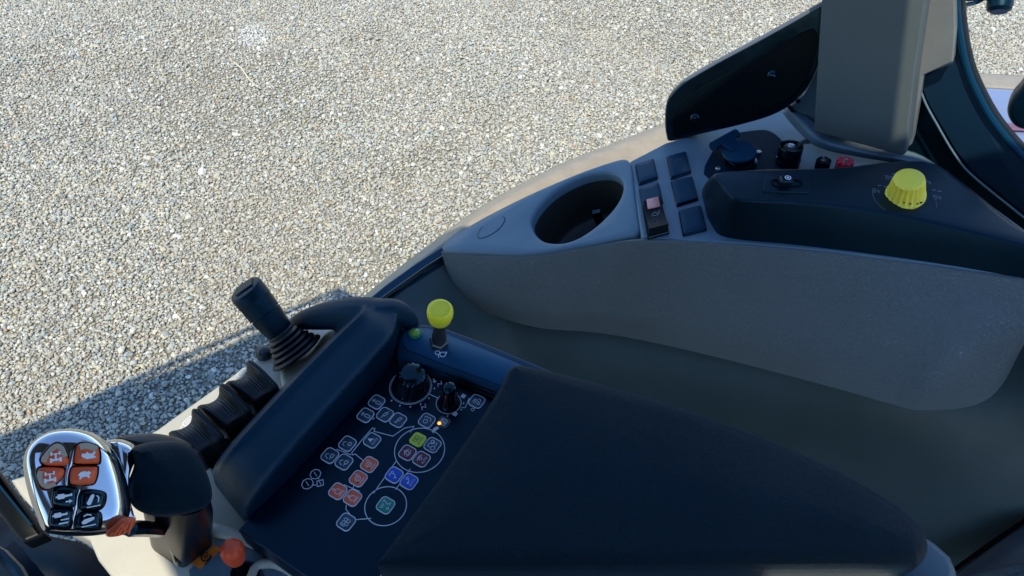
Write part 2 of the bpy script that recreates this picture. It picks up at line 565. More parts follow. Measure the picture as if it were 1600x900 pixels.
BARE = [(365, 117, .30, .10), (460, 190, .42, .12), (40, 112, .5, .16), (160, 192, .45, .13), (525, 125, .4, .10), (690, 235, .40, .10), (300, 225, .35, .09), (120, 60, .5, .14)]
_dv = Vector((math.sin(R_(52)), math.cos(R_(52)), 0))


def bare(X, Y):
    out = np.zeros(len(X))
    for bx_, by_, la, lb in BARE:
        c_ = P(bx_, by_, 0)
        dx, dy = X - c_.x, Y - c_.y
        u_, v_ = dx * _dv.x + dy * _dv.y, -dx * _dv.y + dy * _dv.x
        out = np.maximum(out, np.exp(-((u_ / la) ** 2 + (v_ / lb) ** 2) * .9))
    return out


def gravel():
    pts, scl = [], []
    corners = [P(-260, 1000, 0), P(-300, -90, 0), P(2150, -90, 0), P(2250, 520, 0), P(1300, 560, 0), P(800, 520, 0), P(300, 900, 0)]
    xs = [c.x for c in corners]; ys = [c.y for c in corners]
    x0, x1, y0, y1 = min(xs), max(xs), min(ys), max(ys)

    def inside(X, Y):
        ins = np.zeros(len(X), bool)
        n = len(corners)
        for i in range(n):
            a, c = corners[i], corners[(i + 1) % n]
            cond = ((a.y > Y) != (c.y > Y)) & (X < (c.x - a.x) * (Y - a.y) / (c.y - a.y + 1e-12) + a.x)
            ins ^= cond
        return ins
    for size_lo, size_hi, pitch, keep, sink in ((0.030, 0.046, 0.26, 0.45, 0.1), (0.020, 0.032, 0.050, 0.55, 0.06), (0.0130, 0.0205, 0.0175, 0.82, -0.05), (0.0085, 0.0135, 0.0120, 0.75, 0.0)):
        gx, gy = np.meshgrid(np.arange(x0, x1, pitch), np.arange(y0, y1, pitch))
        X = gx.ravel() + rng.uniform(-.5, .5, gx.size) * pitch
        Y = gy.ravel() + rng.uniform(-.5, .5, gx.size) * pitch
        pt = patches(X, Y)
        kp = keep * np.where(pt > 0.35, 0.72, 1.0) * (np.where(pt < -0.3, 1.25, 1.0) if size_lo > 0.015 else 1.0)
        kp = kp * (1 - .38 * bare(X, Y))
        ok = inside(X, Y) & (rng.uniform(size=X.size) < kp)
        X, Y = X[ok], Y[ok]
        S = size_lo + (size_hi - size_lo) * rng.uniform(size=X.size) ** 1.8
        Z = S * (0.30 - sink + rng.uniform(-.12, .22, X.size))
        pts.append(np.stack([X, Y, np.maximum(Z, 0.001)], 1)); scl.append(S)
    V = np.concatenate(pts); S = np.concatenate(scl)
    n = len(V)
    me = bpy.data.meshes.new("gravel")
    me.vertices.add(n)
    me.vertices.foreach_set("co", V.ravel())
    at = me.attributes.new("size", 'FLOAT_VECTOR', 'POINT')
    sv = np.stack([S * rng.uniform(0.42, 0.66, n), S * rng.uniform(0.34, 0.52, n), S * rng.uniform(0.30, 0.46, n)], 1)
    at.data.foreach_set("vector", sv.ravel())
    at = me.attributes.new("turn", 'FLOAT_VECTOR', 'POINT')
    rv = np.stack([rng.uniform(-.45, .45, n), rng.uniform(-.45, .45, n), rng.uniform(0, 6.28, n)], 1)
    at.data.foreach_set("vector", rv.ravel())
    at = me.attributes.new("pick", 'INT', 'POINT')
    at.data.foreach_set("value", rng.integers(0, 8, n).astype(np.int32))
    o = bpy.data.objects.new("gravel", me)
    COL.objects.link(o)
    tag(o, "loose grey and cream pebble gravel covering the yard", "gravel", kind='stuff')
    sm = stones_material()
    me.materials.append(sm)
    g = bpy.data.node_groups.new("gravel", 'GeometryNodeTree')
    g.interface.new_socket("Geometry", in_out='INPUT', socket_type='NodeSocketGeometry')
    g.interface.new_socket("Geometry", in_out='OUTPUT', socket_type='NodeSocketGeometry')
    N, L = g.nodes, g.links
    gi, go = N.new("NodeGroupInput"), N.new("NodeGroupOutput")
    jn = N.new("GeometryNodeJoinGeometry")
    for k in range(8):
        ico = N.new("GeometryNodeMeshIcoSphere"); ico.inputs["Radius"].default_value = 1; ico.inputs["Subdivisions"].default_value = 3 if k < 4 else 2
        sp = N.new("GeometryNodeSetPosition")
        tx = N.new("ShaderNodeTexNoise"); tx.noise_dimensions = '4D'
        tx.inputs["W"].default_value = k * 7.3 + 1; tx.inputs["Scale"].default_value = 0.85; tx.inputs["Detail"].default_value = 2
        ps = N.new("GeometryNodeInputPosition")
        L.new(ps.outputs[0], tx.inputs["Vector"])
        sub = N.new("ShaderNodeVectorMath"); sub.operation = 'SUBTRACT'; sub.inputs[1].default_value = (.5, .5, .5)
        mul = N.new("ShaderNodeVectorMath"); mul.operation = 'SCALE'; mul.inputs["Scale"].default_value = 1.5
        L.new(tx.outputs["Color"], sub.inputs[0]); L.new(sub.outputs[0], mul.inputs[0])
        L.new(ico.outputs["Mesh"], sp.inputs["Geometry"]); L.new(mul.outputs[0], sp.inputs["Offset"])
        ss = N.new("GeometryNodeSetShadeSmooth"); ss.inputs["Shade Smooth"].default_value = k < 6
        L.new(sp.outputs[0], ss.inputs["Geometry"])
        st = N.new("GeometryNodeSetMaterial"); st.inputs["Material"].default_value = sm
        L.new(ss.outputs[0], st.inputs["Geometry"])
        gt = N.new("GeometryNodeGeometryToInstance")
        L.new(st.outputs[0], gt.inputs[0]); L.new(gt.outputs[0], jn.inputs[0])
    m2p = N.new("GeometryNodeMeshToPoints")
    L.new(gi.outputs[0], m2p.inputs[0])
    ip = N.new("GeometryNodeInstanceOnPoints"); ip.inputs["Pick Instance"].default_value = True
    L.new(m2p.outputs[0], ip.inputs["Points"]); L.new(jn.outputs[0], ip.inputs["Instance"])

    def attr(nm, ty, sock):
        a_ = N.new("GeometryNodeInputNamedAttribute"); a_.data_type = ty; a_.inputs["Name"].default_value = nm
        out = [q for q in a_.outputs if q.enabled and q.name == "Attribute"][0]
        if sock == "Rotation":
            er = N.new("FunctionNodeEulerToRotation"); L.new(out, er.inputs[0]); out = er.outputs[0]
        L.new(out, ip.inputs[sock])
    attr("size", 'FLOAT_VECTOR', "Scale"); attr("turn", 'FLOAT_VECTOR', "Rotation"); attr("pick", 'INT', "Instance Index")
    L.new(ip.outputs[0], go.inputs[0])
    md = o.modifiers.new("pebbles", 'NODES'); md.node_group = g
    print("stones", n)


gravel()

mb = MB()
pa, pb = P(365, 97, 0.03), P(403, 137, 0.03)
mb.tube([pa, pa.lerp(pb, .3) + Vector((.01, 0, .008)), pa.lerp(pb, .7) + Vector((-.008, 0, .006)), pb], [.005, .006, .005, .003], 6)
tag(mb.build("straw_stalk", mat("straw", (0.62, 0.55, 0.38), 0.7, var=0.1)), "thin pale straw stalk lying on the gravel", "straw")

# ------------------------------------------------------------------ cab roof (unseen; outline and openings cut to place shade and sun patches)
mb = MB()
def slab(pts):
    mb.rings([[Vector((x, y, 3.025)) for x, y in pts], [Vector((x, y, 3.05)) for x, y in pts]])
slab([(-1.40, 0.975), (-1.53, 0.860), (-2.0, 0.553), (-2.38, 0.345), (-2.95, -0.025), (-2.95, -0.9), (-1.0, -0.9), (-1.0, 0.10), (-0.475, 0.10), (-0.530, -0.05), (-0.552, -0.17), (-0.40, -0.36),
      (-0.40, -0.9), (0.03, -0.9), (0.03, -0.204), (0.152, -0.204), (0.137, -0.24), (0.12, -0.9), (0.75, -0.9), (0.62, -0.195), (0.62, 0.40), (0.37, 0.42), (0.355, 0.64), (0.10, 0.54), (-0.33, 0.415)])
slab([(-2.95, -0.9005), (-2.6, -1.7), (0.6, -1.7), (0.75, -0.9005)])
roof = mb.build("cab_roof", M['roof'], smooth=0)
tag(roof, "cab roof with an open hatch overhead, above the armrest", "roof")
mb = MB()   # unseen rail added beside the roof edge to split off a thin shadow line
qa, qb = Vector((-1.41, 0.985, 3.045)), Vector((-2.95, -0.02, 3.045))
mb.tube([qa, qb], 0.016, 8)
mb.build("shadow_rail", M['black'], roof)

# unseen left side behind the camera, added to block horizon glare and ground bounce
door = thing("unseen_door", Vector((-.75, -1.2, 1.3)), "dark lower door panel with frame posts on the far side of the cab", "door")
dl = lambda f, z, o=0: Vector((-.1, -.3, 0)) - RD * (1.0 + o) + FD * f + Vector((0, 0, z))
mb = MB()
mb.rings([[dl(f, z, o) for o, z in ((0, 1.2), (0, 2.1), (.05, 2.14), (.09, 2.1), (.09, 1.2))] for f in (-1.0, 1.25)])
mb.build("door_panel", M['black'], door, bevel=.01)
for f in (-1.0, 0.1, 1.2):
    mb = MB()
    mb.rings([[dl(f + a_, z, b_) for a_, b_ in ((-.05, 0), (.05, 0), (.05, .08), (-.05, .08))] for z in (2.1, 3.0)])
    mb.build("door_post", M['black'], door, bevel=.01)

# ------------------------------------------------------------------ cab floor, right wall, sill
mb = MB()
mb.rings([[Vector(p) + Vector((0, 0, dz)) for p in (P(560, 470, 1.5) * 1, P(1500, 470, 1.5), (1.6, -0.6, 1.5), (0.2, -1.2, 1.5), (-1.9, -0.6, 1.5), (-1.25, 0.2, 1.5))] for dz in (-.38, -.3)])
fl = mb.build("cab_floor", M['floor'], smooth=0)
fl['kind'] = 'structure'

BLK = mat("seam_black", (.002, .003, .004), .7, spec=.05)
wall = thing("cab_side_wall", P(1000, 600, 1.75), "dark grey lower side wall of the cab between console and armrest", "wall")
mb = MB()
mb.grid(patch([
    [(574, 473, 1.80), (640, 431, 1.80), (704, 392, 1.80), (800, 440, 1.74), (1000, 470, 1.76), (1200, 520, 1.78), (1400, 590, 1.79), (1620, 500, 1.82), (1760, 440, 1.86)],
    [(592, 492, 1.79), (660, 478, 1.785), (735, 475, 1.755), (820, 520, 1.70), (1000, 560, 1.70), (1200, 605, 1.72), (1420, 660, 1.73), (1620, 630, 1.76), (1760, 580, 1.78)],
    [(600, 560, 1.765), (680, 560, 1.745), (760, 570, 1.67), (850, 600, 1.60), (1000, 650, 1.56), (1200, 710, 1.55), (1420, 760, 1.57), (1620, 780, 1.60), (1760, 760, 1.60)],
    [(600, 700, 1.45), (700, 720, 1.42), (780, 740, 1.36), (880, 780, 1.32), (1050, 830, 1.28), (1250, 880, 1.27), (1450, 930, 1.28), (1620, 960, 1.28), (1760, 980, 1.28)],
], 6, 6))
mb.build("wall_panel", M['grey2'], wall, solid=-0.012)
mb = MB()
sp = [P(1640, 786, 1.60), P(1600, 815, 1.58), P(1550, 848, 1.535), P(1500, 884, 1.475), P(1470, 905, 1.44)]
mb.tube(spline(sp, 3), 0.0035, 6)
mb.build("panel_seam", BLK, wall)
mb = MB()
mb.grid(patch([[(1700, 770, 1.605), (1602, 822, 1.59), (1505, 890, 1.49), (1470, 925, 1.44)], [(1800, 950, 1.52), (1650, 950, 1.5), (1540, 960, 1.43), (1480, 980, 1.36)]], 4, 5))
mb.build("floor_panel", M['floor'], wall, solid=0.006)

sill = thing("window_sill", P(640, 432, 1.8), "dark window sill with black rubber seal in front of the console", "window sill")
def bar(pts, z, w0, w1, name, m, par, th=.014, bev=.003):
    """strip between two pixel edges on level z"""
    mb = MB()
    A = [P(*p, z) for p in w0]; B = [P(*p, z) for p in w1]
    dn = Vector((0, 0, -th))
    rows = [[a + dn for a in A], A, B, [b + dn for b in B]]
    mb.grid(rows)
    return mb.build(name, m, par, bevel=bev)
bar(None, 1.815, [(564, 476), (602, 445), (648, 412), (692, 384), (760, 345)], [(580, 478), (616, 451), (664, 417), (701, 392), (765, 356)], "sill_strip", M['blank'], sill, .03)
mb = MB()
mb.tube([P(x, y, 1.812) for x, y in ((582, 478), (618, 452), (666, 418), (704, 394), (762, 361))], 0.0035, 8)
mb.build("rubber_seal", M['gloss'], sill)
bar(None, 1.808, [(580, 479), (618, 454), (664, 421), (704, 396)], [(596, 479), (628, 456), (672, 427), (708, 402)], "inner_seal", M['black'], sill, .012)

fender = thing("side_fender", P(900, 270, 1.7), "sunlit beige outer fender edge just outside the side window", "fender")
mb = MB()
mb.grid(patch([
    [(566, 520, 1.58), (645, 474, 1.62), (720, 420, 1.66), (800, 380, 1.68), (900, 330, 1.70), (1000, 290, 1.70), (1100, 250, 1.70)],
    [(568, 483, 1.63), (632, 436, 1.66), (698, 386, 1.69), (785, 328, 1.71), (890, 276, 1.72), (985, 238, 1.72), (1085, 200, 1.72)],
    [(560, 476, 1.62), (622, 428, 1.65), (690, 377, 1.68), (768, 320, 1.70), (876, 262, 1.71), (968, 224, 1.71), (1070, 184, 1.71)],
    [(554, 474, 1.52), (616, 424, 1.55), (684, 372, 1.58), (762, 316, 1.60), (872, 258, 1.61), (965, 221, 1.61), (1066, 181, 1.61)],
], 5, 6))
mb.build("fender_shell", M['fend'], fender, solid=0.006)

# ------------------------------------------------------------------ side console
console = thing("side_console", P(1000, 400, 1.95), "grey side console with cup hole, running along the window", "console")
pA, pB, pC = P(690, 388, 1.84), P(1110, 372, 1.985), P(985, 248, 1.945)
CT = plane3(pA, pB, pC)
outl = [(689, 390), (691, 380), (700, 371), (722, 358), (760, 336), (830, 301), (900, 271), (950, 253), (974, 247), (983, 250), (987, 262), (992, 300), (998, 340), (1000, 358), (994, 368), (975, 372), (940, 378), (900, 385), (850, 394), (800, 397), (740, 394), (700, 393)]
hole = [(830, 349.5), (834, 335), (846, 318), (866, 299), (892, 284), (920, 273), (947, 269.5), (964, 274), (973, 286), (971, 303), (960, 323), (942, 343), (920, 361), (897, 374), (875.5, 379), (853, 377), (838, 367)]
o2 = [tuple(p) for p in spline(CT.uvs(outl), 4, True)]
h2 = [tuple(p) for p in spline(CT.uvs(hole), 6, True)]
hc = np.array(h2).mean(0)
def resample_by_angle(pts, c, n):
    A = np.array(pts) - c
    an = np.unwrap(np.arctan2(A[:, 1], A[:, 0]))
    if an[-1] < an[0]:
        A = A[::-1]; an = an[::-1]
    an = np.append(an, an[0] + 2 * math.pi)
    A = np.vstack([A, A[:1]])
    t = np.linspace(-math.pi, math.pi, n, endpoint=False)
    t = an[0] + (t - an[0]) % (2 * math.pi)
    return [(c[0] + np.interp(q, an, A[:, 0]), c[1] + np.interp(q, an, A[:, 1])) for q in t]
NR = 96
o2r, h2r = resample_by_angle(o2, hc, NR), resample_by_angle(h2, hc, NR)
mb = MB()
rings = [[CT(*p, -0.030) for p in o2r], [CT(*p, -0.006) for p in o2r], [CT(*p, -0.002) for p in inset(o2r, .0012)], [CT(*p, 0) for p in inset(o2r, .004)]]
oi_ = np.array(inset(o2r, .004)); hi_ = np.array(inset(h2r, -.005))
for k in (0.33, 0.66):
    rings.append([CT(*(oi_[i] * (1 - k) + hi_[i] * k), 0) for i in range(NR)])
rings += [[CT(*p, 0) for p in hi_], [CT(*p, -0.001) for p in inset(h2r, -.002)], [CT(*p, -0.004) for p in h2r], [CT(*p, -0.016) for p in inset(h2r, .0005)]]
mb.rings(rings, cap0=False, cap1=False)
top = mb.build("top_panel", M['grey'], console, smooth=50)
mb = MB()
h0 = np.array(inset(h2r, .0005)); c0 = h0.mean(0)
rg = [[CT(*(c0 + (p - c0) * s), w) for p in h0] for s, w in ((1.003, -.0155), (.97, -.04), (.92, -.075), (.90, -.083), (.86, -.086), (.5, -.086))]
mb.rings(rg, cap0=False, cap1=False); mb.fan(rg[-1], CT(*c0, -.086))
cupo = mb.build("cup_holder", M['cup'], console, smooth=50)
mb = MB()
q0, q1 = CT.uv(926, 338, -.04), CT.uv(946, 350, -.04)
mb.rings([[CT(q0[0] + dx, q0[1] + dy, w) for dx, dy in ((0, 0), (.014, .003), (.012, .012), (-.002, .010))] for w in (-.075, -.035)])
mb.build("retaining_tab", M['gloss'], cupo, bevel=.001)
# round cap in the nose of the console
cap_px = [(747, 369), (750, 361), (757, 352), (767, 345), (779, 340), (787, 340), (788, 345), (783, 354), (773, 363), (760, 370), (750, 372)]
c2 = [tuple(p) for p in spline(CT.uvs(cap_px), 4, True)]
mb = MB()
pillow(mb, CT, c2, [(0, -.002), (0, .0002), (.0006, .0009)], steps=1)
cp = mb.build("round_cap", M['grey'], console)
mb = MB()
g2 = inset(c2, -.0008)
mb.ribbon(CT, g2[len(g2) // 2 - 4:] + g2[:8], .0009, 0.0001, .0003)
mb.build("cap_gap", M['gloss'], cp)

# switch plate, lower than the cup surround
SP = plane3(P(995, 372, 1.956), P(1600, 432, 2.0), P(1040, 225, 1.935), xhint=(1, 0, 0))
pl = [(984, 252), (1040, 223), (1110, 203), (1180, 183), (1232, 166), (1262, 195), (1300, 222), (1420, 242), (1470, 262), (1620, 372), (1700, 440), (1600, 432), (1450, 411), (1300, 392), (1180, 381), (1100, 376), (1040, 373), (1003, 372), (996, 330), (989, 285)]
mb = MB()
s2 = SP.uvs(pl)
mb.rings([[SP(*p, -.03) for p in s2], [SP(*p, 0) for p in s2]], cap0=True)
mb.build("switch_plate", M['grey'], console, bevel=.003, segs=3)

tp = [(689, 391), (740, 395.5), (800, 398), (850, 395.5), (900, 387), (940, 380), (1000, 374), (1100, 377), (1200, 384), (1340, 397), (1480, 416), (1580, 431), (1625, 438), (1650, 443), (1675, 448)]
def on_top(p):
    return CT.hit(*p) - Vector((0, 0, .004)) if p[0] <= 940 else SP.hit(*p) - Vector((0, 0, .002))
r0 = [on_top(p) for p in tp]
bt = [(712, 452), (722, 468), (745, 483), (775, 494), (810, 505), (855, 514), (925, 519), (1010, 533), (1140, 563), (1300, 605), (1385, 629), (1440, 641), (1525, 632), (1570, 595), (1602, 520)]
bz = [1.765, 1.755, 1.745, 1.742, 1.740, 1.740, 1.742, 1.75, 1.765, 1.79, 1.805, 1.815, 1.825, 1.84, 1.855]
rb = [P(x, y, z) for (x, y), z in zip(bt, bz)]
rm = []
for i, (a_, b_) in enumerate(zip(r0, rb)):
    q = a_.lerp(b_, .5)
    out = (EYE - q); out.z = 0
    rm.append([a_.lerp(b_, .12) + out.normalized() * .004, a_.lerp(b_, .38) + out.normalized() * (.010 if i < 10 else .016 + .010 * (i == 11)), a_.lerp(b_, .72) + out.normalized() * (.012 + .010 * (i == 11))])
rows = [r0, [r[0] for r in rm], [r[1] for r in rm], [r[2] for r in rm], rb]
fine = [spline(r, 5) for r in rows]
cols = [spline([r[j] for r in fine], 5) for j in range(len(fine[0]))]
rows = [[Vector(cols[j][i]) for j in range(len(cols))] for i in range(len(cols[0]))]
inw = Vector((0.25, 0.9, 0)) * .05
rows.append([r + Vector((.006, .016, -.001)) for r in rows[-1]])
mb = MB(); mb.grid(rows)
sidep = mb.build("side_panel", M['leather'], console, smooth=60, solid=-0.004)

# moulding around the pillar foot
mb = MB()
mb.grid(patch([
    [(1222, 176, 1.962), (1246, 204, 1.965), (1280, 231, 1.968), (1345, 246, 1.974), (1425, 260, 1.975), (1480, 290, 1.955)],
    [(1226, 168, 1.985), (1254, 194, 1.985), (1284, 220, 1.985), (1345, 236, 1.99), (1425, 251, 1.985), (1482, 284, 1.957)],
    [(1236, 160, 1.985), (1264, 182, 1.985), (1292, 206, 1.985), (1345, 222, 1.985), (1430, 238, 1.975), (1486, 274, 1.95)],
], 6, 5))
mb.build("pillar_foot_moulding", M['grey'], console, solid=0.004, smooth=60)

# ------------------------------------------------------------------ blank switches and the rocker
quads = [([(993, 255), (1021, 246), (1028, 275), (999, 285)], "blank black square switch cover nearest the cup hole, top of its column"),
         ([(999, 292), (1029, 283), (1036, 313), (1004, 321)], "blank black switch cover directly above the rocker switch with salmon lens"),
         ([(1042, 243), (1072, 235), (1080, 266), (1049, 276)], "blank black square switch cover nearest the flip-lid socket"),
         ([(1049, 281), (1082, 274), (1091, 308), (1058, 318)], "blank black switch cover in the middle of the three beside the black housing"),
         ([(1061, 327), (1095, 319), (1104, 355), (1068, 364)], "blank black switch cover beside the rocker, closest to the console front edge")]
for q, lab in quads:
    ctr = SP.hit(sum(p[0] for p in q) / 4, sum(p[1] for p in q) / 4)
    t = thing("switch_cover", ctr, lab, "switch cover", "blank switch covers on the console")
    u = SP.uvs(q, .006)
    c = np.array(u).mean(0)
    def rc(pts, r, n=4):
        out = []
        m = len(pts)
        for i in range(m):
            p = np.array(pts[i]); a_ = np.array(pts[i - 1]) - p; b_ = np.array(pts[(i + 1) % m]) - p
            pa_ = p + a_ / np.linalg.norm(a_) * r; pb_ = p + b_ / np.linalg.norm(b_) * r
            for k in range(n + 1):
                s = k / n
                out.append(tuple((1 - s) ** 2 * pa_ + 2 * s * (1 - s) * p + s * s * pb_))
        return out
    mb = MB(); pillow(mb, SP, rc([tuple(c + (np.array(p) - c) * 1.05) for p in u], .003), [(0, .0001), (0, .0025), (.0006, .0032)], steps=1)
    mb.build("bezel", M['gloss'], t)
    mb = MB(); pillow(mb, SP, rc(u, .0028), [(.0006, .002), (.0003, .0042), (.0008, .0052), (.0016, .0055)], steps=2, crown=-.0002)
    mb.build("cover", M['blank'], t)
q = [(1003, 321), (1033.5, 313.5), (1046.5, 361), (1012, 370)]
t = thing("rocker_switch", SP.hit(1024, 342), "black rocker switch with a salmon lens and raised dots", "rocker switch")
u = SP.uvs(q, .006)
mb = MB(); pillow(mb, SP, rc(u, .002), [(0, .0001), (0, .004), (.0006, .005)], steps=1); mb.build("bezel", M['gloss'], t)
mb = MB()
ul = [Vector(SP(*p)) for p in u]
rows = []
for k in range(9):
    s = k / 8
    h = .016 - .018 * s + .020 * s * s
    a_ = ul[0].lerp(ul[3], .03 + .94 * s).lerp(ul[1].lerp(ul[2], .03 + .94 * s), .06); b_ = ul[0].lerp(ul[3], .03 + .94 * s).lerp(ul[1].lerp(ul[2], .03 + .94 * s), .94)
    rows.append([a_ + SP.n * .004, a_ + SP.n * h, b_ + SP.n * h, b_ + SP.n * .004])
mb.rings(rows)
mb.build("rocker", mat("rocker_black", (.002, .006, .010), .5, spec=.12), t, bevel=.0008)
def rk(s, x, dh=0):
    h = .016 - .018 * s + .020 * s * s + dh
    return ul[0].lerp(ul[3], s).lerp(ul[1].lerp(ul[2], s), x) + SP.n * h
mb = MB(); mb.grid([[rk(s, x, .0006) for x in (.2, .8)] for s in (.03, .12, .21, .3)]); mb.build("lens", M['salmon'], t, solid=-.001)
mb = MB()
for i in range(4):
    for j in range(2):
        mb.lathe(rk(.70 + j * .14, .22 + i * .19, -.0002), SP.n, [(.0012, 0), (.0010, .0008), (.0004, .0011)], 8)
mb.build("grip_dots", M['blank'], t)
mb = MB()
for pts in ([(.47, .35), (.42, .5), (.47, .62)], [(.47, .35), (.52, .35), (.52, .62), (.47, .62)], [(.44, .66), (.40, .74)], [(.49, .66), (.47, .74)]):
    mb.tube([rk(s, x, .0003) for s, x in pts], .00025, 4)
mb.build("symbol", M['print'], t)

# ------------------------------------------------------------------ sockets and terminals on the console
SPX = lambda px, py, w=0: SP.hit(px, py, w)
mb = MB()
pillow(mb, SP, [tuple(p) for p in spline(SP.uvs([(1108, 280), (1112, 240), (1135, 215), (1168, 207), (1200, 206), (1222, 222), (1235, 250), (1232, 285)]), 4, True)], [(0, -.004), (0, .002), (.001, .003)], steps=1)
mb.build("socket_base", mat("socket_base_plastic", (.003, .018, .036), .5, spec=.1, ior=1.25), console)

t = thing("flip_lid_socket", SPX(1155, 250), "black power socket with hinged round flip lid", "power socket")
ax = (SP.n + Vector((-.12, -.10, 0))).normalized()
base = SPX(1157, 258)
mb = MB(); mb.lathe(base, SP.n, [(.025, 0), (.025, .008), (.0205, .009), (.0205, .022)], 32); mb.build("socket_body", M['gloss'], t)
lc = SPX(1155, 236, .026)
LF = Frame(lc, ax, (1, 0, 0))
mb = MB(); mb.lathe(lc - ax * .005, ax, [(.0235, 0), (.0258, .001), (.0262, .004), (.0248, .006), (.017, .0066)], 40)
lid = mb.build("flip_lid", M['blank'], t)
mb = MB()
ha, hb = SPX(1114, 229, .028), SPX(1150, 209, .028)
mb.tube([ha, hb], .0078, 16); mb.build("hinge_barrel", M['blank'], lid)
mb = MB()
mid = ha.lerp(hb, .5)
dr = (lc - mid)
sd = (hb - ha).normalized()
mb.rings([[mid + sd * .019 + Vector((0, 0, .005)), mid - sd * .019 + Vector((0, 0, .005)), mid - sd * .019 - ax * .003, mid + sd * .019 - ax * .003],
          [mid + dr * .85 + sd * .011 + ax * .0022, mid + dr * .85 - sd * .011 + ax * .0022, mid + dr * .85 - sd * .011 - ax * .002, mid + dr * .85 + sd * .011 - ax * .002]])
mb.build("lid_strap", M['blank'], lid, bevel=.001)
for p_ in ((1185.5, 238), (1122, 264)):
    mb = MB(); mb.lathe(SPX(*p_, .006), SP.n, [(.0042, -.006), (.0042, .0015), (.003, .0028)], 16); mb.build("screw", M['steel'], t)

t = thing("capped_socket", SPX(1230, 262), "round black socket with a rubber plug and side tab", "socket")
c_ = SPX(1230, 258)
mb = MB()
mb.lathe(c_, SP.n, [(.0185, 0), (.0185, .012), (.0175, .0125), (.0175, .016), (.0185, .0165), (.0185, .034), (.0178, .0355), (.0150, .0355), (.0145, .030), (.0145, .024)], 36)
mb.build("socket_body", M['gloss'], t)
mb = MB(); mb.lathe(c_, SP.n, [(.0143, .024), (.0135, .031), (.010, .034), (.006, .035)], 28); plug = mb.build("rubber_plug", M['rubber'], t)
mb = MB(); mb.lathe(c_ + SP.n * .0348, SP.n, [(.0055, 0), (.005, .002), (.003, .0026), (.0022, .0012), (.0008, .001)], 20); mb.build("metal_eyelet", mat("eyelet", (.55, .62, .7), .3, .6), plug)
mb = MB(); mb.tube([c_ + SP.n * .033 + Vector((.011, .003, 0)), c_ + SP.n * .037 + Vector((.02, .006, 0)), c_ + SP.n * .036 + Vector((.028, .010, 0))], [.004, .0045, .0065], 10, flat=.4)
mb.build("pull_tab", M['rubber'], plug)

def terminal(px, py, name, label, m, r=.0098):
    t = thing(name, SPX(px, py + 12), label, "terminal")
    o = SPX(px, py + 16)
    mb = MB(); mb.lathe(o, SP.n, [(r * .8, 0), (r * .8, .010), (r * .62, .012), (r * .62, .024)], 24); mb.build("terminal_post", m, t)
    mb = MB()
    for k in range(8):
        an = R_(45 * k + 10)
        x = SP.x * math.cos(an) + SP.y * math.sin(an); y = SP.n.cross(x)
        mb.rings([[o + x * a + y * b_ + SP.n * h for a, b_ in ((r * .38, -r * .12), (r, -r * .3), (r, r * .3), (r * .38, r * .12))] for h in (.010, .0255)])
    mb.build("knurled_nut", m, t, bevel=.0006)
    mb = MB(); mb.lathe(o + SP.n * .0245, SP.n, [(r * .35, 0), (r * .3, .002), (r * .15, .0025)], 14); mb.build("contact_pin", M['steel'], t)
terminal(1282, 256, "black_terminal", "small black knurled terminal nut left of the red one", M['gloss'], .0108)
terminal(1315, 257, "red_terminal", "small red knurled terminal nut behind the black housing", M['red'], .0122)

# ------------------------------------------------------------------ black housing with the yellow rotary knob
hous = thing("switch_housing", P(1350, 380, 1.98), "raised black housing on the console carrying the yellow rotary knob", "housing")
HZ = 2.045
base_px = [(1103, 288), (1101, 325), (1112, 354), (1138, 373), (1250, 385), (1400, 404), (1598, 434), (1760, 460), (1760, 400), (1620, 372), (1510, 290), (1445, 254), (1300, 264), (1180, 266)]
top_px = [(1117, 271), (1126, 288), (1140, 305), (1160, 314), (1255, 318), (1397, 336), (1595, 384), (1740, 432), (1740, 400), (1603, 364), (1508, 292), (1440, 252), (1300, 263), (1180, 266)]
B3 = [SP.hit(*p, -.002) for p in base_px]
T3 = [P(*p, HZ) for p in top_px]
mb = MB()
cen = sum(T3, Vector()) / len(T3)
B3s, T3s = [Vector(p) for p in spline(B3, 4, True)], [Vector(p) for p in spline(T3, 4, True)]
hf = Frame(P(1350, 330, HZ), (0, 0, 1))
def ring_in(R3, d, dz):
    q = inset([(p.x, p.y) for p in R3], d)
    return [Vector((x, y, p.z + dz)) for (x, y), p in zip(q, R3)]
mb.rings([B3s, [b_.lerp(t_, .5) + (b_ - cen).normalized() * .002 for b_, t_ in zip(B3s, T3s)], [b_.lerp(t_, .955) for b_, t_ in zip(B3s, T3s)], ring_in(T3s, .0006, -.0006), ring_in(T3s, .0022, .0010), ring_in(T3s, .0040, .0015)])
mb.build("housing_shell", M['black'], hous, smooth=60)
HF = Frame(P(1350, 330, HZ + .0015), (0, 0, 1))
# scale marks and pictograms around the yellow knob
mb = MB()
kc = np.array(HF.uv(1413, 310))
for a0, a1 in ((160, 215), (330, 372)):
    mb.ribbon(HF, [tuple(kc + np.array([math.cos(R_(t_)), math.sin(R_(t_))]) * .040) for t_ in np.linspace(a0, a1, 12)], .0003, 0, .0003)
def tract(mb, fr, cx, cy, s, w, rot=0, h=.0003, mi=0):
    c, n = math.cos(rot), math.sin(rot)
    T = lambda q: [(cx + s * (x * c - y * n), cy + s * (x * n + y * c)) for x, y in q]
    mb.ribbon(fr, T(circ(-.55, -.35, .42, 12)), w, 0, h, mi, True)
    mb.ribbon(fr, T(circ(.7, -.5, .26, 10)), w, 0, h, mi, True)
    mb.ribbon(fr, T([(-.6, .15), (-.5, .8), (.05, .8), (.12, .25), (.85, .2), (.95, -.2)]), w, 0, h, mi)
for px_, py_, rot in ((1368, 298, 0.0), (1388, 277, .3), (1448, 284, -.2), (1464, 308, 0)):
    c = HF.uv(px_, py_); tract(mb, HF, c[0], c[1], .0048, .0006, rot)
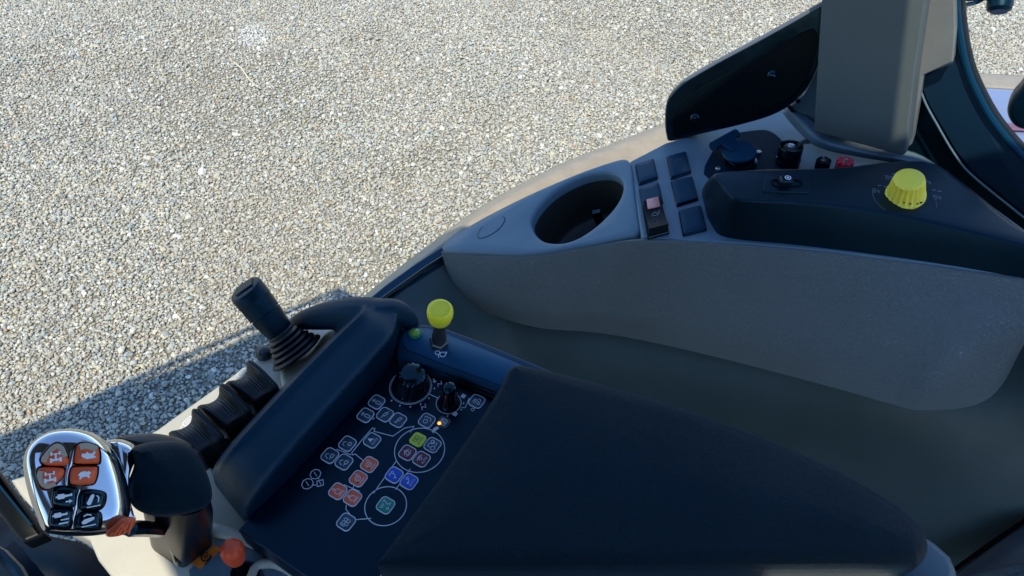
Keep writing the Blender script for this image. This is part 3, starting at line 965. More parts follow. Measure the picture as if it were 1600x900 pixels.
for px_, py_ in ((1374, 290), (1384, 292), (1396, 272), (1468, 299), (1459, 297)):
    c = HF.uv(px_, py_); mb.poly(HF, rrect(c[0], c[1], .0045, .0014, .0003), 0, .0003)
mb.build("knob_scale", mat("dim_print", (.16, .19, .24), .5), hous)["kind"] = "stuff"
# pull switch with its slot
t = thing("pull_switch", HF.hit(1228, 290), "black lever switch with a white ring symbol in a framed slot", "switch")
sw = HF.uvs([(1196, 274), (1263, 276), (1265, 303), (1191, 301)])
mb = MB(); pillow(mb, HF, rc(sw, .004), [(0, -.0005), (0, .0015), (.0006, .0024), (.0015, .0026)], steps=1); mb.build("slot_frame", M['black'], t)
c = HF.uv(1228, 289)
mb = MB(); mb.ribbon(HF, rrect(c[0], c[1], .040, .0135, .0062, 6), .0022, .0022, .0042, closed=True); mb.build("slot_rim", M['gloss'], t)
c = HF.uv(1222, 293)
mb = MB()
mb.rings([[HF(c[0] + x * .0085 * s + dx, c[1] + y * .007 * s, w) for x, y in ((-1, -1), (1, -1), (1.1, 1), (-.9, 1))] for w, s, dx in ((.002, .9, 0), (.010, 1.0, .001), (.0165, .92, .002))])
lv = mb.build("switch_lever", M['gloss'], t, bevel=.0022, segs=3)
mb = MB()
mb.ribbon(HF, circ(c[0] + .0035, c[1] + .0005, .0036, 16), .0011, .0165, .0169, closed=True)
mb.poly(HF, circ(c[0] + .0035, c[1] + .0005, .0014, 10), .0165, .0169)
mb.build("ring_symbol", M['white'], lv)
# yellow knob
t = thing("yellow_rotary_knob", HF.hit(1413, 310), "yellow fluted rotary knob on the black housing", "rotary knob")
kb = HF.hit(1414, 307); kt = P(1421, 279, HZ + .036)
mb = MB(); mb.lathe(kb, kt - kb, [(.0240, .0015), (.0250, .003), (.0246, .006), (.0236, .007), (.0195, .032), (.0185, .0345), (.0165, .0362), (.008, .0368)], 120, flutes=20, fdepth=.0021, fr=(.0065, .0325))
kn = mb.build("knob_body", M['yellow'], t, smooth=50)
mb = MB()
for an in (-118, -100, -78, -62):
    d_ = Vector((math.cos(R_(an)), math.sin(R_(an)), 0)); s_ = d_.cross(Vector((0, 0, 1)))
    o_ = kb + d_ * .0237
    mb.rings([[o_ + s_ * x + d_ * y + Vector((0, 0, w)) for x, y in ((-.0012, -.002), (.0012, -.002), (.0012, .0006), (-.0012, .0006))] for w in (.0068, .0085)])
mb.build("drain_slots", M['gloss'], kn)

# ------------------------------------------------------------------ pillar, black panel, rear window surround
pil = thing("cab_pillar", P(1340, 240, 1.99), "wide grey-brown cab pillar rising from the console", "pillar")
nrm = (EYE - P(1340, 225, 2.0)); nrm.z = 0
PF = Frame(P(1340, 228, 1.998), nrm, (1, -.0, 0))
u = PF.uvs([(1271, 206), (1276, 110), (1283, 0)])
u2 = PF.uvs([(1410, 244), (1416, 240), (1431, 110), (1447, 0)])
def ext(p, q, v):
    k = (v - q[1]) / (q[1] - p[1])
    return (q[0] + (q[0] - p[0]) * k, v)
vt = 3.05 - 1.998
o2 = [u[0], u[1], u[2], ext(u[1], u[2], .5), ext(u[1], u[2], vt), ext(u2[2], u2[3], vt), ext(u2[2], u2[3], .5), u2[3], u2[2], u2[1], u2[0]]
mb = MB()
pillow(mb, PF, o2, [(0, -.10), (0, -.006), (.0010, -.0010), (.003, 0)], steps=1)
mb.build("pillar_cover", M['pillar'], pil, smooth=14)
BK = Frame(PF.o - PF.n * .05, PF.n, (1, 0, 0))
o2 = BK.uvs([(1400, 246), (1425, 225), (1443, 118), (1489, 97), (1493, 50), (1492, -5)])
prt = ext(u2[2], u2[3], vt)[0]
o2 += [(prt + .045, vt), (prt - .03, vt), BK.uv(1400, 0)]
mb = MB(); pillow(mb, BK, o2, [(0, -.03), (0, -.002), (.002, 0)], steps=1)
mb.build("pillar_return", mat("pillar_return_plastic", (0.165, 0.172, 0.165), .55, bump=('noise', 1200, .4), var=.12, vscale=18), pil)
o2 = BK.uvs([(1300, 60), (1272, 110), (1256, 146), (1234, 166), (1250, 184), (1275, 196), (1330, 205), (1330, 60)])
mb = MB(); pillow(mb, Frame(BK.o - BK.n * .012, BK.n), Frame(BK.o - BK.n * .012, BK.n).uvs([(1300, 40), (1284, 84), (1270, 118), (1256, 146), (1234, 166), (1250, 184), (1275, 196), (1330, 205), (1330, 40)]), [(0, -.02), (0, -.002), (.002, 0)], steps=1)
low = mb.build("pillar_base_trim", M['grey'], pil)
mb = MB(); mb.lathe(BK.hit(1247, 158, -.011), BK.n, [(.004, -.002), (.0035, .001), (.001, .0014)], 12); mb.build("screw", M['gloss'], low)
mb = MB(); mb.tube([BK.hit(x, y, -.009) for x, y in ((1231, 164), (1243, 179), (1258, 188), (1276, 196))], .003, 8); mb.build("trim_seam", M['gloss'], low)

ext_p = thing("black_window_panel", P(1150, 215, 1.99), "glossy black side panel with two round bolts beside the pillar", "panel")
n2 = Vector((EYE.x - P(1150, 120, 2.0).x, EYE.y - P(1150, 120, 2.0).y, .25))
XF = Frame(P(1150, 200, 1.97), n2, (1, 0, 0))
pxs = [(1048, 222), (1040, 212), (1038, 185), (1041, 160), (1052, 143), (1075, 124), (1120, 98), (1180, 66), (1240, 33), (1290, 5), (1310, 10), (1300, 50), (1283, 92), (1264, 135), (1240, 162), (1205, 182), (1150, 198), (1090, 212)]
o2 = [tuple(p) for p in spline(XF.uvs(pxs), 4, True)]
mb = MB(); pillow(mb, XF, o2, [(.004, -.028), (0, -.02), (0, -.006), (.001, -.002), (.003, 0)], steps=1)
px_o = mb.build("panel_shell", M['gloss'], ext_p, smooth=40)
ins = [tuple(p) for p in spline(XF.uvs([(1056, 214), (1052, 200), (1053, 178), (1060, 163), (1080, 147), (1120, 124), (1180, 92), (1215, 73), (1270, 45), (1275, 80), (1255, 130), (1230, 155), (1190, 176), (1140, 192), (1090, 204)]), 4, True)]
mb = MB(); pillow(mb, XF, ins, [(0, -.001), (0, .002), (.0008, .003)], steps=1)
mb.build("inner_panel", mat("inner_panel_black", (0.0015, 0.004, 0.006), .3, spec=.08), px_o, smooth=40)
for p_ in ((1086, 184), (1207, 117)):
    o_ = XF.hit(*p_, .003)
    mb = MB(); mb.lathe(o_, XF.n, [(.0082, 0), (.0078, .002), (.005, .0045), (.0045, .007), (.002, .0078)], 20); mb.build("bolt", M['gloss'], ext_p)
mb = MB(); mb.tube([XF.hit(x, y, -.003) for x, y in ((1070, 126), (1120, 97), (1180, 65), (1240, 32), (1288, 5))], .0035, 8)
mb.build("edge_strip", mat("edge_strip_grey", (0.10, 0.12, 0.15), .35), ext_p)

rw = thing("rear_window_surround", P(1500, 260, 1.98), "curved dark rear window surround with rubber seal behind the pillar", "window surround")
RW = Frame(PF.o - PF.n * .075, PF.n, (1, 0, 0))
blue = [(1489, 99), (1443, 119), (1437, 131), (1448, 160), (1467, 193), (1493, 237), (1520, 270), (1600, 335), (1680, 400), (1680, 330), (1600, 254), (1550, 192), (1522, 143), (1508, 110), (1498, 70), (1493, 30)]
o2 = RW.uvs(blue)
mb = MB(); pillow(mb, RW, o2, [(0, -.04), (0, -.004), (.0015, -.001), (.005, 0)], steps=1)
mb.build("surround_panel", mat("surround_plastic", (.006, .026, .052), .42, spec=.3, bump=('noise', 1500, .3)), rw, smooth=40)
RW2 = Frame(PF.o - PF.n * .105, PF.n, (1, 0, 0))
mb = MB(); pillow(mb, RW2, RW2.uvs([(1395, 262), (1400, 150), (1445, 110), (1470, 140), (1500, 220), (1560, 280), (1680, 380), (1680, 470), (1520, 330), (1440, 262)]), [(0, -.01), (0, 0)], steps=1)
mb.build("inner_recess", M['black'], rw)
path = [(1492, -60), (1494, 0), (1499, 50), (1509, 100), (1526, 143), (1553, 190), (1600, 245), (1680, 320)]
mb = MB(); mb.tube(spline([RW.hit(x, y, .002) for x, y in path], 4), .0055, 10); mb.build("window_seal", M['blank'], rw)
path = [(1501, -60), (1503, 0), (1508, 50), (1518, 98), (1535, 140), (1563, 188), (1612, 243), (1690, 312)]
mb = MB(); mb.tube(spline([RW.hit(x, y, -.004) for x, y in path], 4), .0045, 10); mb.build("outer_seal", M['rubber'], rw)
path = [(1436, 135), (1447, 163), (1465, 196), (1491, 240), (1519, 274), (1600, 340)]
mb = MB(); mb.tube(spline([RW.hit(x, y, .001) for x, y in path], 4), .0016, 8); mb.build("inner_bead", M['grey'], rw)

rp = thing("cab_rear_panel", P(1800, 520, 1.7), "dark lower rear panel of the cab below the rear window", "panel")
mb = MB()
mb.grid(patch([
    [(1660, 392, 1.97), (1760, 430, 1.97), (1900, 520, 1.97), (2050, 700, 1.97)],
    [(1665, 420, 1.99), (1755, 450, 1.99), (1885, 540, 1.99), (2020, 715, 1.99)],
    [(1670, 560, 1.70), (1760, 600, 1.70), (1880, 700, 1.70), (1990, 860, 1.70)],
    [(1680, 800, 1.25), (1760, 840, 1.25), (1860, 930, 1.25), (1950, 1060, 1.25)],
], 5, 5))
mb.build("rear_shell", M['black'], rp, solid=-.02, smooth=60)

rf = thing("rear_fender", P(1580, 180, 1.4), "pale glossy rear fender with a dull red stripe seen through the rear window", "fender")
mb = MB()
mb.grid(patch([
    [(1440, 113, 1.36), (1520, 114, 1.36), (1600, 118, 1.36), (1760, 128, 1.36), (2100, 180, 1.36)],
    [(1440, 117, 1.40), (1520, 119, 1.40), (1600, 123, 1.40), (1760, 133, 1.40), (2100, 185, 1.40)],
    [(1440, 134, 1.42), (1520, 135, 1.42), (1600, 139, 1.42), (1760, 149, 1.42), (2100, 200, 1.42)],
], 4, 4))
mb.build("fender_rim", M['fend'], rf, solid=.004, smooth=60)
mb = MB()
mb.grid(patch([
    [(1440, 134, 1.418), (1520, 135, 1.418), (1600, 139, 1.418), (1760, 149, 1.418), (2100, 200, 1.418)],
    [(1440, 165, 1.425), (1520, 166, 1.425), (1600, 170, 1.425), (1760, 180, 1.425), (2100, 235, 1.425)],
    [(1440, 240, 1.42), (1520, 240, 1.42), (1600, 240, 1.42), (1760, 250, 1.42), (2100, 310, 1.42)],
    [(1440, 360, 1.40), (1520, 360, 1.40), (1600, 360, 1.40), (1760, 370, 1.40), (2100, 440, 1.40)],
    [(1440, 520, 1.36), (1520, 520, 1.36), (1600, 520, 1.36), (1760, 520, 1.36), (2100, 560, 1.36)],
], 6, 4))
mb.build("fender_top", M['body'], rf, solid=.004, smooth=60)
mb = MB()
mb.grid(patch([[(1560, 193, 1.4305), (1600, 194, 1.4305), (1700, 198, 1.4305)], [(1560, 203, 1.430), (1600, 205, 1.430), (1700, 210, 1.430)]], 3, 4))
mb.build("fender_stripe", M['stripe'], rf, solid=-.003)

t = thing("black_grab_bar", P(1600, 175, 1.9), "rounded black arm end at the right border over the pale fender", "arm")
AF = Frame(RW.o - RW.n * .06, RW.n, (1, 0, 0))
o2 = [tuple(p) for p in spline(AF.uvs([(1640, 60), (1600, 128), (1582, 150), (1574, 168), (1577, 184), (1590, 197), (1612, 200), (1660, 190), (1680, 100)]), 4, True)]
mb = MB(); pillow(mb, AF, o2, rounded(.012, -.02, .012), steps=2); mb.build("arm_end", M['black'], t, smooth=60)
mb = MB(); e_ = AF.hit(1640, 130); mb.tube(spline([e_, e_ + Vector((.10, .02, .06)), e_ + Vector((.20, .03, .35)), e_ + Vector((.18, .0, .95))], 5), .014, 10); mb.build("arm_post", M['black'], t)

t = thing("work_lamp", P(1555, -10, 1.7), "black round lamp on a wire bracket at the top right corner", "lamp")
o_ = P(1561, 2, 1.9)
mb = MB(); mb.lathe(o_ - CU * .018, CU + Vector((0.15, 0, 0)), [(.016, -.006), (.024, 0), (.026, .010), (.026, .05), (.022, .056)], 28); mb.build("lamp_body", M['black'], t)
mb = MB(); mb.tube(spline([P(1575, -30, 1.9), P(1545, -8, 1.9), P(1528, 3, 1.9), P(1508, 8, 1.9), P(1490, 14, 1.9)], 4), .0045, 8); mb.build("bracket", M['gloss'], t)
mb = MB(); mb.tube([P(1552, -8, 1.9), P(1500, -4, 1.9), P(1470, -14, 1.9)], [.012, .009, .006], 8); mb.build("lamp_arm", M['black'], t)
mb = MB(); e_ = P(1552, -8, 1.9); mb.tube(spline([e_, e_ + Vector((.02, .05, .25)), e_ + Vector((-.05, -.15, .7)), e_ + Vector((-.12, -.35, 1.14))], 5), .011, 10); mb.build("lamp_post", M['black'], t)

# ------------------------------------------------------------------ seat corner and the black bar, lower corners
t = thing("seat_cushion", P(1560, 905, 1.86), "grey fabric seat edge in the lower right corner", "seat")
mb = MB()
mb.grid(patch([[(1440, 920, 1.80), (1500, 905, 1.84), (1540, 893, 1.85), (1600, 878, 1.86), (1720, 850, 1.86)], [(1440, 935, 1.83), (1502, 916, 1.87), (1545, 902, 1.88), (1604, 886, 1.89), (1724, 860, 1.89)], [(1430, 990, 1.85), (1510, 970, 1.88), (1560, 960, 1.89), (1620, 950, 1.90), (1740, 930, 1.90)]], 5, 5))
mb.build("cushion_cover", M['fabric'], t, solid=.02, smooth=60)

SEAT_R = RD.copy(); SEAT_B = -FD  # unseen seat base and backrest, added to block light bounced off the ground
sc_ = Vector((-.10, -.30, 0))
mb = MB()
qs = [sc_ + SEAT_R * x + FD * y for x, y in ((.26, -.28), (.27, .1), (.22, .27), (-.22, .27), (-.27, .1), (-.26, -.28))]
mb.rings([[q + Vector((0, 0, z)) for q in qs] for z in (1.60, 1.76)])
mb.build("seat_base", M['fabric'], t, bevel=.04, segs=4)
mb = MB()
qs = [sc_ - FD * .30 + SEAT_R * x - FD * y for x, y in ((.24, .0), (.24, .12), (-.24, .12), (-.24, .0))]
mb.rings([[q - FD * ((z - 1.7) * .18) + Vector((0, 0, z)) for q in qs] for z in (1.66, 2.42)])
mb.build("backrest", M['fabric'], t, bevel=.04, segs=4)
BARM = mat("bar_black", (.002, .004, .006), .4, spec=.15)
t = thing("black_lever_bar", P(30, 800, 1.95), "flat black angled bar in the lower left corner below the chrome handle", "bar")
BF = Frame(P(30, 800, 1.93), Vector((.05, -.1, 1)), (1, 0, 0))
o2 = rc(BF.uvs([(-40, 690), (0, 742), (53, 810), (70, 835), (36, 849), (20, 832), (0, 806), (-60, 730)]), .004)
mb = MB(); pillow(mb, BF, o2, [(0, -.02), (0, -.004), (.002, -.001), (.005, 0)], steps=1); mb.build("bar_body", BARM, t, smooth=40)
mb = MB(); mb.tube([BF.hit(x, y, .001) for x, y in ((-30, 722), (0, 760), (50, 822))], .0012, 6); mb.build("bar_edge", M['blank'], t)
t = thing("steering_column", P(60, 880, 1.6), "dark navy column cover low in the bottom left corner", "column cover")
mb = MB()
mb.grid(patch([[(-90, 800, 1.62), (0, 806, 1.64), (70, 835, 1.66), (130, 850, 1.64), (175, 880, 1.58)], [(-90, 860, 1.64), (0, 868, 1.67), (60, 880, 1.68), (120, 890, 1.66), (180, 930, 1.58)], [(-90, 960, 1.64), (0, 960, 1.66), (60, 960, 1.66), (120, 960, 1.64), (190, 980, 1.56)]], 5, 5))
mb.build("column_shell", mat("column_plastic", (.002, .009, .022), .5, spec=.12, bump=('noise', 900, .4), var=.15, vscale=12), t, solid=.01, smooth=60)
mb = MB(); mb.tube([P(-20, 855, 1.70), P(4, 868, 1.70), P(28, 893, 1.70), P(40, 915, 1.70)], .008, 8); mb.build("column_edge", M['gloss'], t)

# ------------------------------------------------------------------ armrest
arm = thing("armrest", P(700, 780, 1.95), "operator armrest with dark pad and illuminated keypad panel", "armrest")
AZ = lambda z: Frame((0, 0, z), (0, 0, 1), tuple(RD))
BZ = 2.00
A0 = AZ(BZ)
bpx = [(440, 536), (415, 548), (380, 572), (330, 608), (285, 640), (245, 669), (180, 702), (100, 722), (14, 748), (30, 772), (60, 805), (120, 832), (137, 842), (150, 872), (172, 900), (200, 930), (640, 930), (660, 560), (600, 505), (540, 500), (490, 508)]
mb = MB()
pillow(mb, A0, A0.uvs(bpx), [(.012, -.10), (.002, -.03), (0, -.006), (.0015, -.002), (.005, 0)], steps=1)
mb.build("base_shell", M['cream'], arm, smooth=40)
# small housing hump under the joystick
A1 = AZ(2.018)
mb = MB()
pillow(mb, A1, [tuple(p) for p in spline(A1.uvs([(438, 574), (455, 562), (480, 553), (505, 520), (528, 508), (548, 508), (556, 530), (520, 575), (475, 620), (450, 615), (438, 598)]), 4, True)], rounded(.006, -.02, 0), steps=1)
mb.build("joystick_mount", M['cream'], arm, smooth=60)
# lip around the front tray
A1 = AZ(2.004)
mb = MB()
mb.tube(spline([P(x, y, 2.006) for x, y in ((325, 826), (360, 834), (400, 848), (440, 864), (480, 884), (520, 912))], 4), [.004] + [.0065] * 20, 10)
mb.tube(spline([P(x, y, 2.002) for x, y in ((392, 905), (402, 886), (425, 880), (452, 890), (480, 912))], 4), .005, 10)
mb.build("tray_lip", M['cream'], arm, smooth=60)
mb = MB()
pillow(mb, AZ(2.0), AZ(2.0).uvs([(335, 852), (350, 836), (400, 852), (470, 890), (500, 930), (300, 930), (296, 892)]), [(0, -.002), (0, .0015), (.0006, .002)], steps=1)
mb.build("tray_floor", M['grey'], arm)
mb = MB(); pillow(mb, AZ(2.0), [tuple(p) for p in spline(AZ(2.0).uvs([(362, 905), (368, 885), (390, 878), (408, 888), (412, 910), (385, 925)]), 4, True)], [(0, .001), (0, .0034), (.0005, .004)], steps=1)
mb.build("tray_opening", M['gloss'], arm)
# sticker
SF = AZ(2.0027)
sq = SF.uvs([(299, 880), (336, 851), (346, 858), (313, 889)])
mb = MB(); mb.poly(SF, sq, -.0004, .0003)
st = mb.build("orange_sticker", M['sticker'], arm)
c = SF.uv(322, 870)
mb = MB()
mb.ribbon(SF, circ(c[0], c[1], .0042, 14, 20, 330), .0013, .0003, .0005)
mb.ribbon(SF, circ(c[0], c[1], .0016, 10), .001, .0003, .0005, closed=True)
mb.ribbon(SF, [(c[0] - .006, c[1] - .005), (c[0] + .003, c[1] - .005)], .0013, .0003, .0005)
mb.ribbon(SF, [(c[0] - .004, c[1] + .005), (c[0] + .004, c[1] + .0055)], .001, .0003, .0005)
mb.build("sticker_symbol", M['k_black'], st)
# arrow and lever pictograms on the cream edge
mb = MB()
for px_, py_ in ((378, 582), (294, 658)):
    c = A0.uv(px_, py_)
    mb.ribbon(A0, rrect(c[0], c[1], .012, .0055, .0015), .0011, 0, .0003, closed=True)
    mb.ribbon(A0, [(c[0] - .004, c[1]), (c[0] + .004, c[1])], .0011, 0, .0003)
    mb.ribbon(A0, [(c[0] - .012, c[1] - .0015), (c[0] - .008, c[1] + .001)], .0011, 0, .0003)
mb.build("lever_symbols", M['white'], arm)["kind"] = "stuff"

# palm rail with its hooked head
def sect(L, T, Rg, B, zl, zt, zr, zb):
    p = [P(*L, zl), P(*T, zt), P(*Rg, zr), P(*B, zb)]
    m = p[1].lerp(p[2], .5) + Vector((0, 0, .0012))
    lo = [Vector((p[3].x, p[3].y, 2.0)), Vector((p[0].x, p[0].y, 2.0))]
    t1, t2 = p[1].lerp(m, .25), p[2].lerp(m, .25)
    return [p[0], p[1], t1, m, t2, p[2], p[3], lo[0], lo[1]]
S = [sect((334, 752), (342, 752), (382, 812), (388, 820), 2.02, 2.035, 2.035, 2.02),
     sect((334, 730), (342, 728), (390, 792), (398, 806), 2.03, 2.062, 2.060, 2.03),
     sect((362, 692), (370, 690), (425, 742), (436, 762), 2.035, 2.080, 2.077, 2.04),
     sect((440, 607), (449, 604), (508, 645), (522, 670), 2.035, 2.086, 2.083, 2.04),
     sect((515, 531), (524, 527), (588, 556), (603, 580), 2.035, 2.090, 2.087, 2.04),
     sect((552, 495), (562, 490), (613, 525), (620, 548), 2.04, 2.092, 2.088, 2.045),
     sect((560, 482), (566, 478), (622, 492), (626, 512), 2.05, 2.088, 2.084, 2.05)]
rows = [spline([s[j] for s in S], 5) for j in range(9)]
rings = [[Vector(rows[j][i]) for j in range(9)] for i in range(len(rows[0]))]
rings = [[Vector(q) for q in spline(r, 3, True)] for r in rings]
mb = MB(); mb.rings(rings)
path = [(452, 510, 2.022), (470, 502, 2.036), (496, 496, 2.050), (530, 492, 2.062), (565, 492, 2.067), (600, 499, 2.065)]
mb.tube(spline([P(*p) for p in path], 5), [float(v[0]) for v in spline([(r,) for r in (.006, .0105, .0145, .0175, .0205, .0235)], 5)], 14)
mb.tube(spline([P(x, y + 4, z - .022) for x, y, z in path], 5), [float(v[0]) for v in spline([(r,) for r in (.005, .008, .0105, .0130, .0155, .017)], 5)], 14)
path = [(590, 494, 2.07), (616, 490, 2.070), (633, 497, 2.062), (642, 509, 2.048), (645, 522, 2.035)]
mb.tube(spline([P(*p) for p in path], 5), [float(v[0]) for v in spline([(r,) for r in (.020, .0165, .0125, .0095, .007)], 5)], 14)
mb.build("palm_rail", M['rail'], arm, remesh=.0020, smooth_it=3)

# key panel
KZ = 2.04
KF = AZ(KZ)
mb = MB()
pillow(mb, KF, KF.uvs([(600, 545), (780, 612), (860, 640), (640, 930), (520, 930), (372, 828), (420, 770), (520, 650)]), [(0, -.04), (0, -.001), (.001, 0)], steps=1)
panel = mb.build("control_panel", M['panel'], arm)
mb = MB()
LW = .00068
def kl(pts, w=LW, sm=0):
    q = KF.uvs(pts)
    mb.ribbon(KF, spline(q, sm) if sm else q, w, 0, .0004)
cu, cv = KF.uv(655.7, 703), KF.uv(602.7, 790.5)
for c, pr in ((cu, (655.7 + 39, 703)), (cv, (602.7 + 32.5, 790.5))):
    r = math.dist(c, KF.uv(*pr))
    mb.ribbon(KF, circ(*c, r, 48), LW * 1.1, 0, .0004, closed=True)
kl([(619.5, 720), (583.5, 771)]); kl([(641, 733), (618, 765.5)])
kl([(641, 676), (647, 666), (632, 669), (614, 681.6), (584, 674), (586, 670), (582, 669), (566, 687), (549.5, 708), (551, 711), (555, 709.5), (568, 720)])
kl([(537.5, 757.5), (550, 763), (562, 768)]); kl([(553, 759), (550, 768)]); kl([(541.3, 789), (540.5, 796), (547, 804)])
kl([(557, 812), (580, 810)]); kl([(600.5, 640), (597, 643)]); kl([(585, 653), (582, 656)]); kl([(611, 652.5), (613, 653.5)])
kl([(526, 702), (549, 711)])
kl([(671, 616), (684, 622)]); kl([(721, 637), (727, 637), (733, 623), (737, 624)])
r = math.dist(KF.uv(641.6, 604), KF.uv(641.6 + 33, 604)); c = KF.uv(641.6, 604)
mb.ribbon(KF, circ(*c, r, 40), .0005, 0, .0004, closed=True); mb.ribbon(KF, circ(*c, r * .94, 40), .0003, 0, .0004, closed=True)
for an in (-170, -145, -120, -95, -65, -38, 20, 165):
    q = (c[0] + math.cos(R_(an)) * r * 1.14, c[1] + math.sin(R_(an)) * r * 1.14)
    mb.poly(KF, rrect(*q, .0018, .0012, .0003), 0, .0004)
c = KF.uv(701, 630); r2_ = math.dist(c, KF.uv(720.5, 630))
mb.ribbon(KF, circ(*c, r2_, 32), .0006, 0, .0004, closed=True)
for an in (-150, -120, -90, -60):
    q = (c[0] + math.cos(R_(an)) * r2_ * 1.2, c[1] + math.sin(R_(an)) * r2_ * 1.2); mb.poly(KF, rrect(*q, .0016, .001, .0003), 0, .0004)
for px_, py_, w, h in ((679, 596, .003, .003), (724, 619, .0045, .0045), (711, 647, .0045, .0045)):
    q = KF.uv(px_, py_); mb.poly(KF, rrect(*q, w, h, .0005), 0, .0004)
for px_, py_ in ((687, 600), (662, 636)):
    q = KF.uv(px_, py_)
    mb.ribbon(KF, [(q[0] - .004, q[1] - .001), (q[0] - .001, q[1] + .002), (q[0] + .001, q[1] - .002), (q[0] + .004, q[1] + .001)], .0007, 0, .0004)
q = KF.uv(679, 672); mb.poly(KF, [(q[0] - .0035, q[1] - .0012), (q[0] + .0005, q[1] - .0016), (q[0] + .004, q[1] - .003), (q[0] + .005, q[1]), (q[0] + .0015, q[1] + .002), (q[0] - .003, q[1] + .0016)], 0, .0004)
for px_, py_, rr_, n_ in ((493, 741, .0052, 8), (480.5, 756, .0056, 8), (500.4, 755, .0042, 4)):
    q = KF.uv(px_, py_); mb.ribbon(KF, circ(*q, rr_, n_), .0006, 0, .0004, closed=True)
    mb.ribbon(KF, [(q[0] - rr_ * .2, q[1] - rr_ * .5), (q[0] + rr_ * .2, q[1] + rr_ * .5)], .0006, 0, .0004)
kl([(496, 747), (499, 749)], .0006); kl([(489, 758), (495, 758)], .0006)
q = KF.uv(738.5, 640); mb.ribbon(KF, circ(*q, .0017, 10), .0005, 0, .0004, closed=True)
mb.build("panel_lines", M['print'], panel)

def L(*p):
    return list(p)
cyl = lambda: [rrect(0, -.15, .5, .9, .1), [(0, .3), (0, .75)], [(-.25, .62), (.25, .62)]]
ICON = {
    'cyl_up': [('c', rrect(0, -.3, .42, .75, .1)), ('l', [(0, .08), (0, .62)]), ('l', [(-.28, .42), (.28, .42)]), ('l', [(-.2, .62), (.2, .62)])],
    'cyl_dn': [('c', rrect(0, -.3, .42, .75, .1)), ('l', [(0, .08), (0, .35)]), ('c', circ(.05, .48, .15, 8)), ('l', [(-.35, .3), (-.2, .55)])],
    'cyl_l': [('l', [(-.7, .2), (-.25, .05)]), ('c', [(-.25, .2), (.3, .1), (.3, -.25), (-.25, -.1)]), ('l', [(.3, -.08), (.7, -.2)])],
    'cyl_r': [('c', [(-.1, .15), (.5, .02), (.5, -.32), (-.1, -.18)]), ('l', [(-.1, 0), (-.6, .12)]), ('l', [(-.45, .3), (-.5, -.1)])],
    'circ_wave': [('c', circ(-.2, .1, .3, 14)), ('l', [(.2, .5), (.45, .55), (.6, .3), (.42, .05), (.6, -.2), (.35, -.5), (.05, -.5)])],
    'plough': [('c', [(-.4, -.5), (-.1, -.6), (.25, .35), (0, .45)]), ('l', [(-.45, .1), (-.2, .55)]), ('l', [(.2, -.5), (.5, -.3), (.45, .1)])],
    'nav': [('p', [(-.1, .7), (.35, -.1), (0, .05), (-.4, 0)]), ('t', 'AUTO', 0, -.45, .42)],
    'loop': [('l', [(-.5, .1), (-.4, .5), (-.05, .55), (.15, .25)]), ('c', rrect(.1, -.3, .5, .4, .1)), ('l', [(-.15, -.3), (-.5, -.3)]), ('p', circ(-.5, .1, .1, 6))],
    'loop_red': [('l', [(-.5, .1), (-.4, .5), (-.05, .55), (.15, .25)]), ('c', rrect(.1, -.35, .5, .4, .1)), ('r', circ(.42, .42, .22, 10))],
    'pressA': [('c', circ(-.05, .05, .36, 14)), ('l', [(-.3, .05), (.2, .05)]), ('l', [(.15, .6), (.35, .6), (.4, .3)]), ('l', [(-.5, -.62), (.5, -.62)]), ('k', circ(-.5, -.3, .13, 6))],
    'pressB': [('l', circ(-.05, .0, .36, 12, -40, 230)), ('c', circ(-.1, .6, .14, 8)), ('l', [(-.5, -.62), (.5, -.62)]), ('l', [(-.3, -.42), (.4, -.42)])],
    'fan': [('c', circ(.22, .22, .22, 10)), ('c', circ(-.22, .22, .22, 10)), ('c', circ(-.22, -.22, .22, 10)), ('c', circ(.22, -.22, .22, 10)), ('l', [(-.62, -.2), (-.62, .4), (-.45, .55)])],
    'pto_auto': [('K', rrect(-.05, .28, .9, .6, .08)), ('K', circ(-.05, .28, .16, 8)), ('T', 'AUTO', 0, -.45, .46)],
    'tractor': [('c', circ(-.4, -.3, .3, 12)), ('c', circ(.45, .3, .22, 10)), ('l', [(-.5, .1), (-.4, .55), (.05, .5), (.1, .1), (.4, -.1), (.6, .1)]), ('l', [(-.1, -.3), (.3, -.45), (.6, -.3)])],
    'axle': [('l', [(-.55, .1), (-.2, .35), (.2, .35), (.55, .1)]), ('c', circ(0, 0, .25, 10)), ('l', [(-.55, -.15), (-.2, -.4), (.2, -.4), (.55, -.15)]), ('l', [(0, .35), (0, .6)])],
    'axle_auto': [('l', [(-.55, .3), (-.2, .5), (.2, .5), (.55, .3)]), ('c', circ(0, .2, .22, 10)), ('T2', 'AUTO', 0, -.48, .42)],
    'hitch': [('c', circ(.15, .42, .18, 8)), ('l', [(-.4, .3), (-.3, .6), (-.05, .6)]), ('l', [(.1, .2), (.05, -.15), (-.25, -.3)]), ('p', [(-.45, -.25), (-.2, -.55), (-.1, -.15)])],
    'hitch_auto': [('c', circ(.25, .48, .16, 8)), ('l', [(.2, .3), (.1, .05), (-.2, 0)]), ('p', [(-.45, .1), (-.2, -.2), (-.1, .15)]), ('t', 'AUTO', .05, -.48, .42)],
    'suspend': [('l', [(.15, .6), (.62, .6)]), ('l', [(.38, .6), (.38, .2), (.15, .0), (.38, -.2), (.38, -.4)]), ('l', [(.15, -.4), (.62, -.4)]), ('l', [(-.6, .5), (-.45, .1), (-.3, .5), (-.15, .1), (0, .5)]), ('c', circ(-.25, -.5, .17, 8))],
    'screen': [('c', rrect(0, 0, 1.1, 1.0, .1)), ('c', [(-.2, -.3), (.1, -.35), (.3, .3), (.05, .35)])],
}
